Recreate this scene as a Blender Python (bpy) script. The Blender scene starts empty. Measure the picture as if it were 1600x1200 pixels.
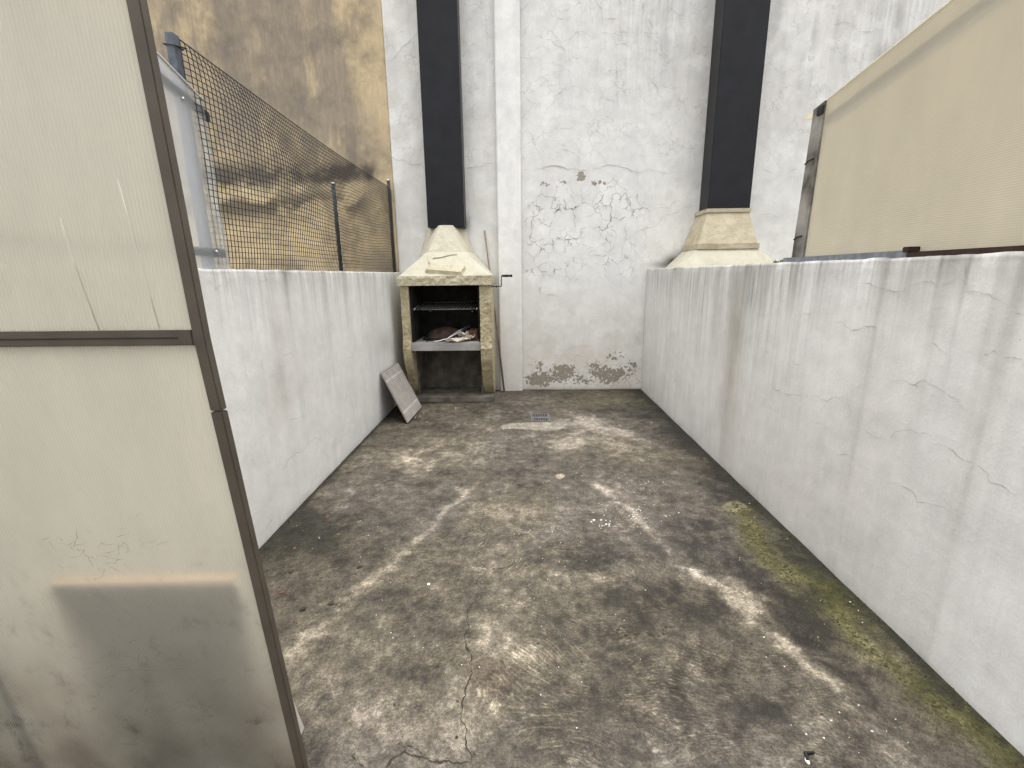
import bpy, bmesh, math, random
import numpy as np
from mathutils import Vector, Matrix
random.seed(7)
SC = bpy.context.scene
COL = SC.collection
# ------------------------------------------------------------------ camera
FPX, TILT, YAW, ROLL, CAMH = 716.56, .2339, .0223, -.0121, 1.5
def cam_axes():
    f = np.array([-math.sin(YAW)*math.cos(TILT), math.cos(YAW)*math.cos(TILT), -math.sin(TILT)])
    r = np.array([math.cos(YAW), math.sin(YAW), 0.]); u = np.cross(r, f)
    return f, r*math.cos(ROLL)+u*math.sin(ROLL), -r*math.sin(ROLL)+u*math.cos(ROLL)
CF, CR, CU = cam_axes()
cam = bpy.data.cameras.new('camera'); cam_o = bpy.data.objects.new('camera', cam); COL.objects.link(cam_o)
cam.sensor_fit = 'HORIZONTAL'; cam.sensor_width = 36; cam.lens = 36*FPX/1600
cam.clip_start = .02; cam.clip_end = 500
M4 = Matrix([[CR[0], CU[0], -CF[0], 0], [CR[1], CU[1], -CF[1], 0], [CR[2], CU[2], -CF[2], CAMH], [0, 0, 0, 1]])
cam_o.matrix_world = M4; SC.camera = cam_o
def hit(px, py, ax, v):                       # photo pixel -> point on the plane axis = v
    d = CF+CR*(px-800)/FPX-CU*(py-600)/FPX; o = np.array([0, 0, CAMH])
    return o+d*(v-o[ax])/d[ax]
def topx(x, y, z):                            # world -> photo pixel (arrays)
    dx, dy, dz = x, y, z-CAMH
    k = dx*CF[0]+dy*CF[1]+dz*CF[2]; k = np.where(k < .05, .05, k)
    return (800+FPX*(dx*CR[0]+dy*CR[1]+dz*CR[2])/k, 600-FPX*(dx*CU[0]+dy*CU[1]+dz*CU[2])/k)
# ------------------------------------------------------------------ sky and sun (bright overcast)
SUN_EL, SUN_AZ = math.radians(84), math.radians(20)      # azimuth from +Y, clockwise: behind the camera
W = bpy.data.worlds.new('World'); SC.world = W; W.use_nodes = True
nt = W.node_tree; nt.nodes.clear()
sky = nt.nodes.new('ShaderNodeTexSky'); sky.sky_type = 'NISHITA'; sky.sun_disc = False
sky.sun_elevation = SUN_EL; sky.sun_rotation = SUN_AZ; sky.dust_density = 4; sky.air_density = 1
hs = nt.nodes.new('ShaderNodeHueSaturation'); hs.inputs['Saturation'].default_value = .03
bg = nt.nodes.new('ShaderNodeBackground'); bg.inputs['Strength'].default_value = .15
wo = nt.nodes.new('ShaderNodeOutputWorld')
nt.links.new(sky.outputs[0], hs.inputs['Color']); nt.links.new(hs.outputs[0], bg.inputs[0]); nt.links.new(bg.outputs[0], wo.inputs[0])
sl = bpy.data.lights.new('sun', 'SUN'); sl.energy = .8; sl.angle = math.radians(60); sl.color = (1, .985, .96)
so = bpy.data.objects.new('sun', sl); COL.objects.link(so)
sd = Vector((math.sin(SUN_AZ)*math.cos(SUN_EL), math.cos(SUN_AZ)*math.cos(SUN_EL), math.sin(SUN_EL)))
so.rotation_euler = sd.to_track_quat('Z', 'Y').to_euler(); so.location = (0, 0, 12)
vs = SC.view_settings; vs.view_transform = 'Standard'; vs.look = 'None'; vs.exposure = 1.52; vs.gamma = 1; vs.use_curve_mapping = False
SC.cycles.use_denoising = True
SC.cycles.max_bounces = 8; SC.cycles.diffuse_bounces = 4; SC.cycles.transmission_bounces = 6; SC.cycles.transparent_max_bounces = 8
SC.cycles.use_adaptive_sampling = True; SC.cycles.adaptive_threshold = .02
SC.cycles.caustics_refractive = False; SC.cycles.caustics_reflective = False

# ------------------------------------------------------------------ noise in numpy
def _h(ix, iy, s):
    n = (ix.astype(np.int64)*374761393+iy.astype(np.int64)*668265263+s*1442695041) & 0x7fffffff
    n = ((n ^ (n >> 13))*1274126177) & 0x7fffffff
    return ((n ^ (n >> 16)) & 0xffff)/65535.
def vnoise(x, y, s=0):
    x = np.asarray(x, float); y = np.asarray(y, float)
    ix = np.floor(x); iy = np.floor(y); fx = x-ix; fy = y-iy
    fx = fx*fx*(3-2*fx); fy = fy*fy*(3-2*fy)
    a = _h(ix, iy, s); b = _h(ix+1, iy, s); c = _h(ix, iy+1, s); d = _h(ix+1, iy+1, s)
    return a+(b-a)*fx+(c-a)*fy+(a-b-c+d)*fx*fy
def fbm(x, y, s=0, o=5, g=.5):
    t = 0; a = 1; w = 0
    for i in range(o):
        t = t+a*vnoise(np.asarray(x)*2**i+17.3*i, np.asarray(y)*2**i-9.1*i, s+i*13); w += a; a *= g
    return t/w
def sst(a, b, x):
    t = np.clip((x-a)/(b-a), 0, 1); return t*t*(3-2*t)
def seg_dist(px, py, pts):                    # distance to a polyline and the fraction along it
    best = np.full(np.shape(px), 1e9); fr = np.zeros(np.shape(px)); n = len(pts)-1
    for i in range(n):
        ax, ay = pts[i]; bx, by = pts[i+1]; vx, vy = bx-ax, by-ay
        t = np.clip(((px-ax)*vx+(py-ay)*vy)/(vx*vx+vy*vy), 0, 1)
        d = np.hypot(px-ax-t*vx, py-ay-t*vy); m = d < best
        best = np.where(m, d, best); fr = np.where(m, (i+t)/n, fr)
    return best, fr

# ------------------------------------------------------------------ object helpers
def tag(o, label=None, cat=None, group=None, kind=None):
    if label: o['label'] = label
    if cat: o['category'] = cat
    if group: o['group'] = group
    if kind: o['kind'] = kind
    return o
def mesh_obj(name, verts, faces, mat, parent=None, smooth=False, attrs=None):
    me = bpy.data.meshes.new(name)
    me.from_pydata([tuple(map(float, v)) for v in verts], [], [tuple(map(int, f)) for f in faces]); me.update()
    if smooth: me.polygons.foreach_set('use_smooth', [True]*len(me.polygons))
    if attrs:
        for k, a in attrs.items():
            a = np.asarray(a, np.float32)
            if a.ndim == 2:
                at = me.attributes.new(k, 'FLOAT_COLOR', 'POINT')
                at.data.foreach_set('color', np.concatenate([a, np.ones((len(a), 1), np.float32)], 1).ravel())
            else:
                at = me.attributes.new(k, 'FLOAT', 'POINT'); at.data.foreach_set('value', a)
    if mat: me.materials.append(mat)
    o = bpy.data.objects.new(name, me); COL.objects.link(o)
    if parent: o.parent = parent
    return o
def empty(name, loc=(0, 0, 0)):
    o = bpy.data.objects.new(name, None); COL.objects.link(o); o.location = loc; o.empty_display_size = .1
    return o
def child(o, root):                            # parent keeping world coordinates of a mesh built in world space
    o.parent = root; o.matrix_parent_inverse = Matrix.Translation(root.location).inverted(); return o
class MB:
    def __init__(s): s.v = []; s.f = []
    def add(s, v, f):
        k = len(s.v); s.v += [tuple(p) for p in v]; s.f += [tuple(i+k for i in q) for q in f]; return s
    def box(s, x0, x1, y0, y1, z0, z1):
        return s.add([(x0, y0, z0), (x1, y0, z0), (x1, y1, z0), (x0, y1, z0), (x0, y0, z1), (x1, y0, z1), (x1, y1, z1), (x0, y1, z1)],
                     [(0, 3, 2, 1), (4, 5, 6, 7), (0, 1, 5, 4), (1, 2, 6, 5), (2, 3, 7, 6), (3, 0, 4, 7)])
    def hexa(s, a, b):                          # two quads joined
        return s.add(list(a)+list(b), [(3, 2, 1, 0), (4, 5, 6, 7), (0, 1, 5, 4), (1, 2, 6, 5), (2, 3, 7, 6), (3, 0, 4, 7)])
    def tube(s, pts, r, n=8, caps=True):
        pts = [Vector(p) for p in pts]; rr = r if hasattr(r, '__len__') else [r]*len(pts); k = len(s.v); up = None
        for i, p in enumerate(pts):
            d = (pts[min(i+1, len(pts)-1)]-pts[max(i-1, 0)]).normalized()
            if up is None:
                up = d.orthogonal().normalized()
            up = (up-d*up.dot(d)).normalized(); w = d.cross(up)
            for j in range(n):
                a = 2*math.pi*j/n; s.v.append(tuple(p+(up*math.cos(a)+w*math.sin(a))*rr[i]))
        for i in range(len(pts)-1):
            for j in range(n):
                a = k+i*n+j; b = k+i*n+(j+1) % n; s.f.append((a, b, b+n, a+n))
        if caps:
            s.f.append(tuple(k+j for j in reversed(range(n)))); e = k+(len(pts)-1)*n; s.f.append(tuple(e+j for j in range(n)))
        return s
    def build(s, name, mat, parent=None, smooth=False, bevel=0, seg=2):
        o = mesh_obj(name, s.v, s.f, mat, None, smooth)
        bm = bmesh.new(); bm.from_mesh(o.data); bmesh.ops.recalc_face_normals(bm, faces=bm.faces)
        if bevel: bmesh.ops.bevel(bm, geom=bm.edges, offset=bevel, segments=seg, affect='EDGES', clamp_overlap=True)
        bm.to_mesh(o.data); bm.free()
        if parent: child(o, parent)
        return o
def loft(rings, nu, nv, amp=0, freq=8, seed=0, mask=None):
    """rings: list of corner loops (same count). nu points per side, nv rows per gap. Noise pushes the skin outwards."""
    R = []
    for a, b in zip(rings[:-1], rings[1:]):
        for k in range(nv): R.append([tuple(np.array(p)*(1-k/nv)+np.array(q)*k/nv) for p, q in zip(a, b)])
    R.append([tuple(p) for p in rings[-1]])
    V = []; m = len(rings[0])*nu
    for c in R:
        n = len(c)
        for i in range(n):
            p, q = np.array(c[i]), np.array(c[(i+1) % n])
            for k in range(nu): V.append(p*(1-k/nu)+q*k/nu)
    V = np.array(V); F = []
    for i in range(len(R)-1):
        for j in range(m):
            a = i*m+j; b = i*m+(j+1) % m; F.append((a, b, b+m, a+m))
    F.append(tuple(reversed(range(m)))); F.append(tuple(range((len(R)-1)*m, len(R)*m)))
    if amp:
        cen = np.repeat(np.array([np.mean(c, 0) for c in R]), m, 0)
        d = V-cen; d[:, 2] = 0; d /= np.maximum(np.linalg.norm(d, axis=1, keepdims=True), 1e-6)
        n = fbm((V[:, 0]+V[:, 1]*.7)*freq, V[:, 2]*freq+V[:, 1]*freq*.6, seed, 4)-.5
        a = amp if mask is None else amp*mask(V)
        V = V+d*(n*2*a)[:, None]
        V[:, 2] += (fbm(V[:, 0]*freq, V[:, 1]*freq, seed+5, 3)-.5)*amp*.6
    return [tuple(v) for v in V], F

# ------------------------------------------------------------------ material helpers
def new_mat(name):
    m = bpy.data.materials.new(name); m.use_nodes = True; t = m.node_tree; t.nodes.clear()
    out = t.nodes.new('ShaderNodeOutputMaterial'); return m, t, out
def N(t, kind, **kw):
    n = t.nodes.new('ShaderNode'+kind)
    for k, v in kw.items():
        if k.startswith('i_'):
            n.inputs[k[2:].replace('_', ' ')].default_value = v
        else: setattr(n, k, v)
    return n
def L(t, a, b): t.links.new(a, b)
def noise(t, vec, scale, detail=4, rough=.55, dist=0):
    n = N(t, 'TexNoise'); n.inputs['Scale'].default_value = scale; n.inputs['Detail'].default_value = detail
    n.inputs['Roughness'].default_value = rough; n.inputs['Distortion'].default_value = dist
    if vec is not None: L(t, vec, n.inputs['Vector'])
    return n.outputs['Fac']
def ramp(t, fac, stops):
    r = N(t, 'ValToRGB'); e = r.color_ramp.elements
    while len(e) > 1: e.remove(e[-1])
    for i, (p, c) in enumerate(stops):
        x = e[0] if i == 0 else e.new(p)
        x.position = p; x.color = (c, c, c, 1) if not hasattr(c, '__len__') else tuple(c)+(1,)
    L(t, fac, r.inputs[0]); return r.outputs[0]
def mth(t, op, a, b=None, clamp=False):
    n = N(t, 'Math', operation=op, use_clamp=clamp)
    for i, x in enumerate((a, b)):
        if x is None: continue
        if isinstance(x, (int, float)): n.inputs[i].default_value = x
        else: L(t, x, n.inputs[i])
    return n.outputs[0]
def mixc(t, fac, a, b, mode='MIX'):
    n = N(t, 'Mix', data_type='RGBA', blend_type=mode)
    if isinstance(fac, (int, float)): n.inputs[0].default_value = fac
    else: L(t, fac, n.inputs[0])
    for i, x in ((6, a), (7, b)):
        if hasattr(x, '__len__'): n.inputs[i].default_value = tuple(x)+(1,) if len(x) == 3 else x
        else: L(t, x, n.inputs[i])
    return n.outputs[2]
def bump(t, h, strength, dist=.01, prev=None):
    b = N(t, 'Bump'); b.inputs['Strength'].default_value = strength; b.inputs['Distance'].default_value = dist
    L(t, h, b.inputs['Height'])
    if prev is not None: L(t, prev, b.inputs['Normal'])
    return b.outputs[0]
def princ(t, out, col, rough=.8, normal=None, spec=.3, metal=0):
    p = N(t, 'BsdfPrincipled')
    if hasattr(col, '__len__'): p.inputs['Base Color'].default_value = tuple(col)+(1,)
    else: L(t, col, p.inputs['Base Color'])
    if isinstance(rough, (int, float)): p.inputs['Roughness'].default_value = rough
    else: L(t, rough, p.inputs['Roughness'])
    p.inputs['Specular IOR Level'].default_value = spec; p.inputs['Metallic'].default_value = metal
    if normal is not None: L(t, normal, p.inputs['Normal'])
    if out is not None: L(t, p.outputs[0], out.inputs[0])
    return p
def pos(t): return N(t, 'NewGeometry').outputs['Position']
def scaled(t, vec, s):
    m = N(t, 'Mapping'); m.inputs['Scale'].default_value = s; L(t, vec, m.inputs[0]); return m.outputs[0]
def attr(t, name, col=False):
    a = N(t, 'Attribute', attribute_name=name); return a.outputs['Color'] if col else a.outputs['Fac']

def simple(name, col, rough=.7, var=.15, scale=20, bs=.2, bd=.004, bscale=60, metal=0, spec=.3, col2=None):
    m, t, o = new_mat(name); p = pos(t)
    n = noise(t, p, scale, 5)
    c = mixc(t, ramp(t, n, [(.35, 0), (.65, 1)]), [x*(1-var) for x in col], col2 or [min(1, x*(1+var)) for x in col])
    princ(t, o, c, rough, bump(t, noise(t, p, bscale, 4), bs, bd), spec, metal); return m
def plaster_mat(name, peel=False, GRIME=(.27, .26, .245), sz=.045, gw=.62, sms=.16):
    m, t, o = new_mat(name); p = pos(t)
    c = attr(t, 'albedo', True)
    f = ramp(t, noise(t, p, 9, 8, .65), [(.3, .93), (.7, 1.05)])
    f2 = ramp(t, noise(t, p, 130, 3), [(.25, .93), (.6, 1.02)])
    c = mixc(t, 1, c, f, 'MULTIPLY'); c = mixc(t, 1, c, f2, 'MULTIPLY')
    gm = attr(t, 'grime')
    st = noise(t, scaled(t, p, (1, 1, sz)), 30, 6, .72, .4)
    st2 = noise(t, scaled(t, p, (1, 1, max(.1, sz*1.6))), 7, 6, .7, .3)
    gk = mth(t, 'ADD', mth(t, 'MULTIPLY', ramp(t, st, [(.42, 0), (.62, 1)]), .75), mth(t, 'MULTIPLY', ramp(t, st2, [(.4, 0), (.65, 1)]), .6))
    c = mixc(t, mth(t, 'MULTIPLY', gk, mth(t, 'MULTIPLY', gm, gw), True), c, GRIME)
    sm = ramp(t, noise(t, p, 2.6, 9, .72), [(.46, 0), (.7, sms)])
    c = mixc(t, sm, c, GRIME)
    # pin holes and specks
    v = N(t, 'TexVoronoi', feature='F1'); v.inputs['Scale'].default_value = 22; L(t, p, v.inputs['Vector'])
    sp = mth(t, 'MULTIPLY', ramp(t, v.outputs['Distance'], [(.035, 1), (.07, 0)]), ramp(t, noise(t, p, 6, 2), [(.58, 0), (.66, 1)]))
    c = mixc(t, mth(t, 'MULTIPLY', sp, .6), c, (.22, .2, .18))
    nb = bump(t, noise(t, p, 5, 4, .5), .35, .02)
    nb = bump(t, noise(t, p, 70, 5, .65), .28, .004, nb)
    nb = bump(t, noise(t, p, 320, 2), .2, .0015, nb)
    if peel:
        cz = attr(t, 'craze')
        wn = N(t, 'TexNoise'); wn.inputs['Scale'].default_value = 9; wn.inputs['Detail'].default_value = 4; L(t, p, wn.inputs['Vector'])
        av = N(t, 'VectorMath', operation='MULTIPLY_ADD'); L(t, wn.outputs['Color'], av.inputs[0]); av.inputs[1].default_value = (.14, .14, .14); L(t, p, av.inputs[2])
        vz = N(t, 'TexVoronoi', feature='DISTANCE_TO_EDGE'); vz.inputs['Scale'].default_value = 6.5; L(t, av.outputs[0], vz.inputs['Vector'])
        ln = mth(t, 'MULTIPLY', ramp(t, vz.outputs['Distance'], [(.006, 1), (.028, 0)]), mth(t, 'MULTIPLY', cz, ramp(t, noise(t, p, 4, 4, .6), [(.42, .05), (.6, 1)])), True)
        c = mixc(t, mth(t, 'MULTIPLY', ln, .75), c, (.24, .22, .19)); nb = bump(t, ln, -.5, .003, nb)
        pm = attr(t, 'peel')
        h = mth(t, 'ADD', mth(t, 'MULTIPLY', noise(t, p, 26, 4, .55, .6), 1.0), mth(t, 'SUBTRACT', pm, 1))
        k = ramp(t, h, [(.395, 0), (.405, 1)])
        edge = mth(t, 'SUBTRACT', ramp(t, h, [(.375, 0), (.395, 1)]), ramp(t, h, [(.405, 0), (.44, 1)]), True)
        c = mixc(t, k, c, mixc(t, noise(t, p, 40, 3), (.26, .23, .19), (.42, .38, .32)))
        c = mixc(t, mth(t, 'MULTIPLY', edge, .75), c, (.12, .1, .085))
        nb = bump(t, k, -.8, .006, nb)
    princ(t, o, c, .88, nb, .2); return m
def sheet_mat(name, col, rib_axis, rib, trans=.45, rough=.5, clear=.0, ribs=.25, dirt=0, tl_share=.7):
    """fluted translucent plastic: scatters light through, shows what touches it from behind"""
    m, t, o = new_mat(name); p = pos(t)
    sx = N(t, 'SeparateXYZ'); L(t, p, sx.inputs[0])
    w = mth(t, 'SINE', mth(t, 'MULTIPLY', sx.outputs[rib_axis], 2*math.pi/rib))
    nb = bump(t, w, ribs, rib*.12)
    nb = bump(t, noise(t, p, 3, 3), .15, .02, nb)
    c = mixc(t, ramp(t, noise(t, scaled(t, p, (3, 3, 1.2)), 2, 5, .6), [(.3, 0), (.7, 1)]), [x*.93 for x in col], col)
    c = mixc(t, mth(t, 'MULTIPLY', ramp(t, w, [(0, 1), (.6, 0)]), .12), c, [x*.6 for x in col])
    if dirt:
        sc = noise(t, scaled(t, p, (1, 1, 1)), 9, 9, .8, .3)
        zz = ramp(t, sx.outputs[2], [(.2, 1), (.95, 0)])
        c = mixc(t, mth(t, 'MULTIPLY', mth(t, 'MULTIPLY', ramp(t, sc, [(.54, 0), (.72, 1)]), zz), dirt), c, (.16, .14, .11))
        hz = ramp(t, sx.outputs[2], [(.05, 1), (.75, 0)])
        c = mixc(t, mth(t, 'MULTIPLY', mth(t, 'MULTIPLY', hz, ramp(t, noise(t, p, 4, 4), [(.3, .2), (.7, 1)])), dirt*.85), c, (.31, .25, .17))
    df = N(t, 'BsdfDiffuse'); tl = N(t, 'BsdfTranslucent'); L(t, c, df.inputs[0]); L(t, c, tl.inputs[0]); L(t, nb, df.inputs['Normal'])
    a = N(t, 'MixShader'); a.inputs[0].default_value = tl_share; L(t, df.outputs[0], a.inputs[1]); L(t, tl.outputs[0], a.inputs[2])
    rf = N(t, 'BsdfRefraction'); rf.inputs['IOR'].default_value = 1.12; rf.inputs['Roughness'].default_value = rough; L(t, c, rf.inputs[0]); L(t, nb, rf.inputs['Normal'])
    b = N(t, 'MixShader'); b.inputs[0].default_value = trans; L(t, a.outputs[0], b.inputs[1]); L(t, rf.outputs[0], b.inputs[2])
    if clear:
        tr = N(t, 'BsdfTransparent'); tr.inputs[0].default_value = (.9, .92, .95, 1)
        b2 = N(t, 'MixShader'); b2.inputs[0].default_value = clear; L(t, b.outputs[0], b2.inputs[1]); L(t, tr.outputs[0], b2.inputs[2]); b = b2
    gl = N(t, 'BsdfGlossy'); gl.inputs['Roughness'].default_value = .28; L(t, nb, gl.inputs['Normal'])
    fr = N(t, 'Fresnel'); fr.inputs[0].default_value = 1.4; L(t, nb, fr.inputs['Normal'])
    g = N(t, 'MixShader'); L(t, mth(t, 'MULTIPLY', mth(t, 'MULTIPLY', fr.outputs[0], .5), mth(t, 'SUBTRACT', 1., N(t, 'NewGeometry').outputs['Backfacing'])), g.inputs[0]); L(t, b.outputs[0], g.inputs[1]); L(t, gl.outputs[0], g.inputs[2])
    L(t, g.outputs[0], o.inputs[0]); return m

MAT = {}
MAT['wall'] = plaster_mat('white_plaster', True)
MAT['ochre'] = plaster_mat('ochre_plaster', False, (.17, .15, .13), .2, .45, .75)
MAT['crack'] = simple('crack_dark', (.13, .115, .095), .95, .3, 30)
MAT['hairline'] = simple('hairline_grey', (.47, .45, .42), .95, .25, 30)
MAT['hairline2'] = simple('hairline_pale', (.43, .42, .40), .95, .25, 30)
MAT['flue'] = simple('flue_paint', (.009, .0095, .013), .38, .25, 6, .05, .002, 40, 0, .25)
MAT['frame'] = simple('bronze_frame', (.085, .071, .055), .5, .12, 12, .05, .001, 200, 0, .35)
MAT['steel'] = simple('galvanised_steel', (.22, .24, .27), .5, .25, 25, .1, .001, 120, .4)
MAT['post_steel'] = simple('post_steel', (.12, .135, .16), .5, .25, 25, .1, .001, 120, .3)
MAT['dark_steel'] = simple('dark_pipe', (.045, .052, .06), .55, .3, 30, .1, .001, 120, .2)
MAT['chrome'] = simple('chrome', (.55, .55, .56), .25, .1, 40, .05, .001, 100, .9)
MAT['black'] = simple('black_plastic', (.012, .012, .013), .5, .2, 30)
MAT['net'] = simple('net_strand', (.02, .017, .014), .6, .3, 15, 0)
MAT['soot'] = simple('soot', (.012, .011, .011), .9, .6, 8, .5, .01, 30)
MAT['inner'] = simple('grey_cement', (.13, .12, .105), .95, .4, 7, .4, .01, 40)
MAT['base'] = simple('base_cement', (.16, .145, .12), .95, .4, 8, .6, .01, 45)
MAT['shelf'] = simple('shelf_cement', (.36, .35, .335), .8, .18, 6, .2, .005, 60)
MAT['grill'] = simple('grill_bar', (.17, .17, .175), .45, .4, 40, .2, .002, 150, .5)
MAT['stick'] = simple('weathered_stick', (.26, .19, .13), .85, .3, 30, .3, .002, 120)
MAT['clay'] = simple('brown_clay', (.055, .034, .024), .8, .4, 12, .3, .004, 60)
MAT['paper'] = simple('paper', (.72, .66, .56), .9, .12, 14, .2, .003, 60)
MAT['brick'] = simple('burnt_brick', (.16, .085, .055), .95, .4, 14, .6, .006, 70)
MAT['board_edge'] = simple('board_wood', (.74, .40, .18), .8, .15, 20)
MAT['board'] = simple('grey_board', (.56, .48, .36), .8, .15, 6)
MAT['tape'] = simple('white_edge', (.68, .65, .62), .6, .1, 30)
MAT['post'] = simple('worn_post', (.13, .115, .095), .85, .5, 5, .4, .004, 40, 0, .3, (.34, .32, .29))
MAT['brown_bar'] = simple('brown_bar', (.035, .018, .014), .5, .2, 20)
MAT['leaf'] = simple('weed_leaf', (.06, .12, .025), .6, .3, 30)
MAT['terracotta'] = simple('terracotta', (.2, .085, .055), .9, .2, 60)
MAT['flake'] = simple('paint_flake', (.62, .60, .55), .85, .1, 60)
MAT['dead_leaf'] = simple('dead_leaf', (.04, .035, .022), .9, .4, 60)
MAT['drain'] = simple('drain_steel', (.2, .2, .2), .45, .3, 40, .1, .001, 120, .6)
MAT['panel'] = sheet_mat('fluted_panel', (.97, .945, .855), 0, .0075, .38, .11, 0, .7, .95, .62)
MAT['side_sheet'] = sheet_mat('beige_fluted_sheet', (.97, .92, .785), 2, .0085, .3, .10, 0, .3, 0, .5)
MAT['roof_sheet'] = sheet_mat('roof_sheet', (.82, .77, .68), 0, .016, .3, .4)
MAT['film'] = sheet_mat('plastic_film', (.93, .93, .91), 2, .0085, .15, .15, .67, .1)
def stone_mat(name, c1, c2, bs, sc, bd=.012):
    m, t, o = new_mat(name); p = pos(t)
    n = noise(t, p, 10, 6, .6)
    c = mixc(t, ramp(t, n, [(.35, 0), (.65, 1)]), c1, c2)
    h = noise(t, p, sc, 5, .6, .5)
    c = mixc(t, ramp(t, h, [(.25, .55), (.42, 0)]), c, [x*.45 for x in c1])
    blotch = ramp(t, noise(t, p, 3.5, 4), [(.55, 0), (.75, .4)])  # random darker blotches in the stone colour
    c = mixc(t, blotch, c, [x*.6 for x in c1])
    nb = bump(t, h, bs, bd); nb = bump(t, noise(t, p, sc*4, 3), .3, .003, nb)
    princ(t, o, c, .9, nb, .2); return m
MAT['jamb'] = stone_mat('cream_split_stone', (.42, .355, .22), (.57, .505, .35), 1.0, 34, .02)
MAT['hood'] = stone_mat('cream_cast_hood', (.49, .455, .355), (.56, .53, .43), .9, 55, .008)
MAT['hood_smooth'] = stone_mat('cream_hood_skirt', (.48, .45, .35), (.54, .515, .42), .35, 70, .004)
MAT['hood_edge'] = stone_mat('cream_hood_edge', (.46, .41, .28), (.60, .555, .42), 1.0, 36, .015)
MAT['hood2'] = stone_mat('tan_cast_hood', (.44, .385, .27), (.53, .47, .35), .9, 60, .008)

# ------------------------------------------------------------------ the ground
XL, XR, D, HL, HR = -1.507, 1.584, 5.975, 1.546, 1.553
def floor_mat():
    m, t, o = new_mat('stained_concrete'); p = pos(t)
    c = attr(t, 'albedo', True); st = attr(t, 'stroke'); ck = attr(t, 'crackle')
    # trowel and broom strokes that swirl
    wv = N(t, 'TexNoise'); wv.inputs['Scale'].default_value = 1.5; wv.inputs['Detail'].default_value = 1; L(t, p, wv.inputs['Vector'])
    sub = N(t, 'VectorMath', operation='SUBTRACT'); L(t, wv.outputs['Color'], sub.inputs[0]); sub.inputs[1].default_value = (.5, .5, .5)
    scl = N(t, 'VectorMath', operation='SCALE'); L(t, sub.outputs[0], scl.inputs[0]); scl.inputs['Scale'].default_value = .75
    ad = N(t, 'VectorMath', operation='ADD'); L(t, p, ad.inputs[0]); L(t, scl.outputs[0], ad.inputs[1])
    mp = N(t, 'Mapping'); mp.inputs['Rotation'].default_value = (0, 0, math.radians(-32)); mp.inputs['Scale'].default_value = (17, 85, 10); L(t, ad.outputs[0], mp.inputs[0])
    s1 = noise(t, mp.outputs[0], 1.6, 4, .6)
    lines = mth(t, 'MULTIPLY', ramp(t, s1, [(.48, 0), (.56, .3), (.68, 1)]), ramp(t, noise(t, p, 5, 5, .65), [(.38, .1), (.6, 1)]))
    f = mixc(t, st, (1, 1, 1), ramp(t, lines, [(0, .75), (1, 2.6)]))
    c = mixc(t, 1, c, f, 'MULTIPLY')
    c = mixc(t, 1, c, ramp(t, noise(t, p, 14, 9, .72), [(.28, .42), (.5, 1), (.72, 1.7)]), 'MULTIPLY')
    c = mixc(t, 1, c, ramp(t, noise(t, p, 90, 5, .7), [(.3, .42), (.5, 1), (.7, 1.6)]), 'MULTIPLY')
    c = mixc(t, 1, c, ramp(t, noise(t, p, 240, 4, .7), [(.32, .5), (.5, 1), (.68, 1.5)]), 'MULTIPLY')
    # crazed dried film
    v = N(t, 'TexVoronoi', feature='DISTANCE_TO_EDGE'); v.inputs['Scale'].default_value = 38
    wn = N(t, 'TexNoise'); wn.inputs['Scale'].default_value = 25; L(t, p, wn.inputs['Vector'])
    av = N(t, 'VectorMath', operation='MULTIPLY_ADD'); L(t, wn.outputs['Color'], av.inputs[0]); av.inputs[1].default_value = (.03, .03, .03); L(t, p, av.inputs[2]); L(t, av.outputs[0], v.inputs['Vector'])
    cr = mth(t, 'MULTIPLY', ramp(t, v.outputs['Distance'], [(.02, 1), (.09, 0)]), mth(t, 'MULTIPLY', ck, ramp(t, noise(t, p, 9, 4), [(.47, 0), (.6, 1)])), True)
    c = mixc(t, mth(t, 'MULTIPLY', cr, .75), c, (.025, .023, .018))
    # pale grit
    v2 = N(t, 'TexVoronoi', feature='F1'); v2.inputs['Scale'].default_value = 60; L(t, p, v2.inputs['Vector'])
    gr = mth(t, 'MULTIPLY', ramp(t, v2.outputs['Distance'], [(.06, 1), (.12, 0)]), ramp(t, noise(t, p, 12, 3), [(.56, 0), (.64, 1)]))
    c = mixc(t, mth(t, 'MULTIPLY', gr, .6), c, (.4, .37, .32))
    nb = bump(t, noise(t, p, 60, 8, .75), .8, .008)
    nb = bump(t, s1, .25, .003, nb); nb = bump(t, cr, -.6, .004, nb)
    ro = ramp(t, noise(t, p, 5, 3), [(.3, .62), (.7, .9)])
    princ(t, o, c, ro, nb, .35); return m
MAT['floor'] = floor_mat()
ys = [-3.2]
while ys[-1] < 5.99:
    y = ys[-1]; ys.append(y+(.06 if y < .7 else .0065+.0027*max(0, y-.9)))
ys[-1] = 5.99
xs = np.linspace(-1.6, 1.68, 430); ys = np.array(ys)
GX, GY = np.meshgrid(xs, ys); gx, gy = GX.ravel(), GY.ravel()
px, py = topx(gx, gy, np.zeros_like(gx))
wx = (fbm(gx*2.6, gy*2.6, 3, 7, .68)-.5)*1.15; wy = (fbm(gx*2.6, gy*2.6, 9, 7, .68)-.5)*1.15
ps = np.clip((py-440)/400, .2, 2)               # stain outlines wander with the same size in metres
qx, qy = px+wx*150*ps, py+wy*75*ps
tone = .415+.30*(fbm(gx*1.9, gy*1.4, 21, 7, .7)-.5)*2*.8
def blob(cx, cy, rx, ry, amt, rot=0):
    a = math.radians(rot); dx, dy = qx-cx, qy-cy
    u = (dx*math.cos(a)+dy*math.sin(a))/rx; v = (-dx*math.sin(a)+dy*math.cos(a))/ry
    return amt*np.exp(-(u*u+v*v)**1.3)
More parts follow.
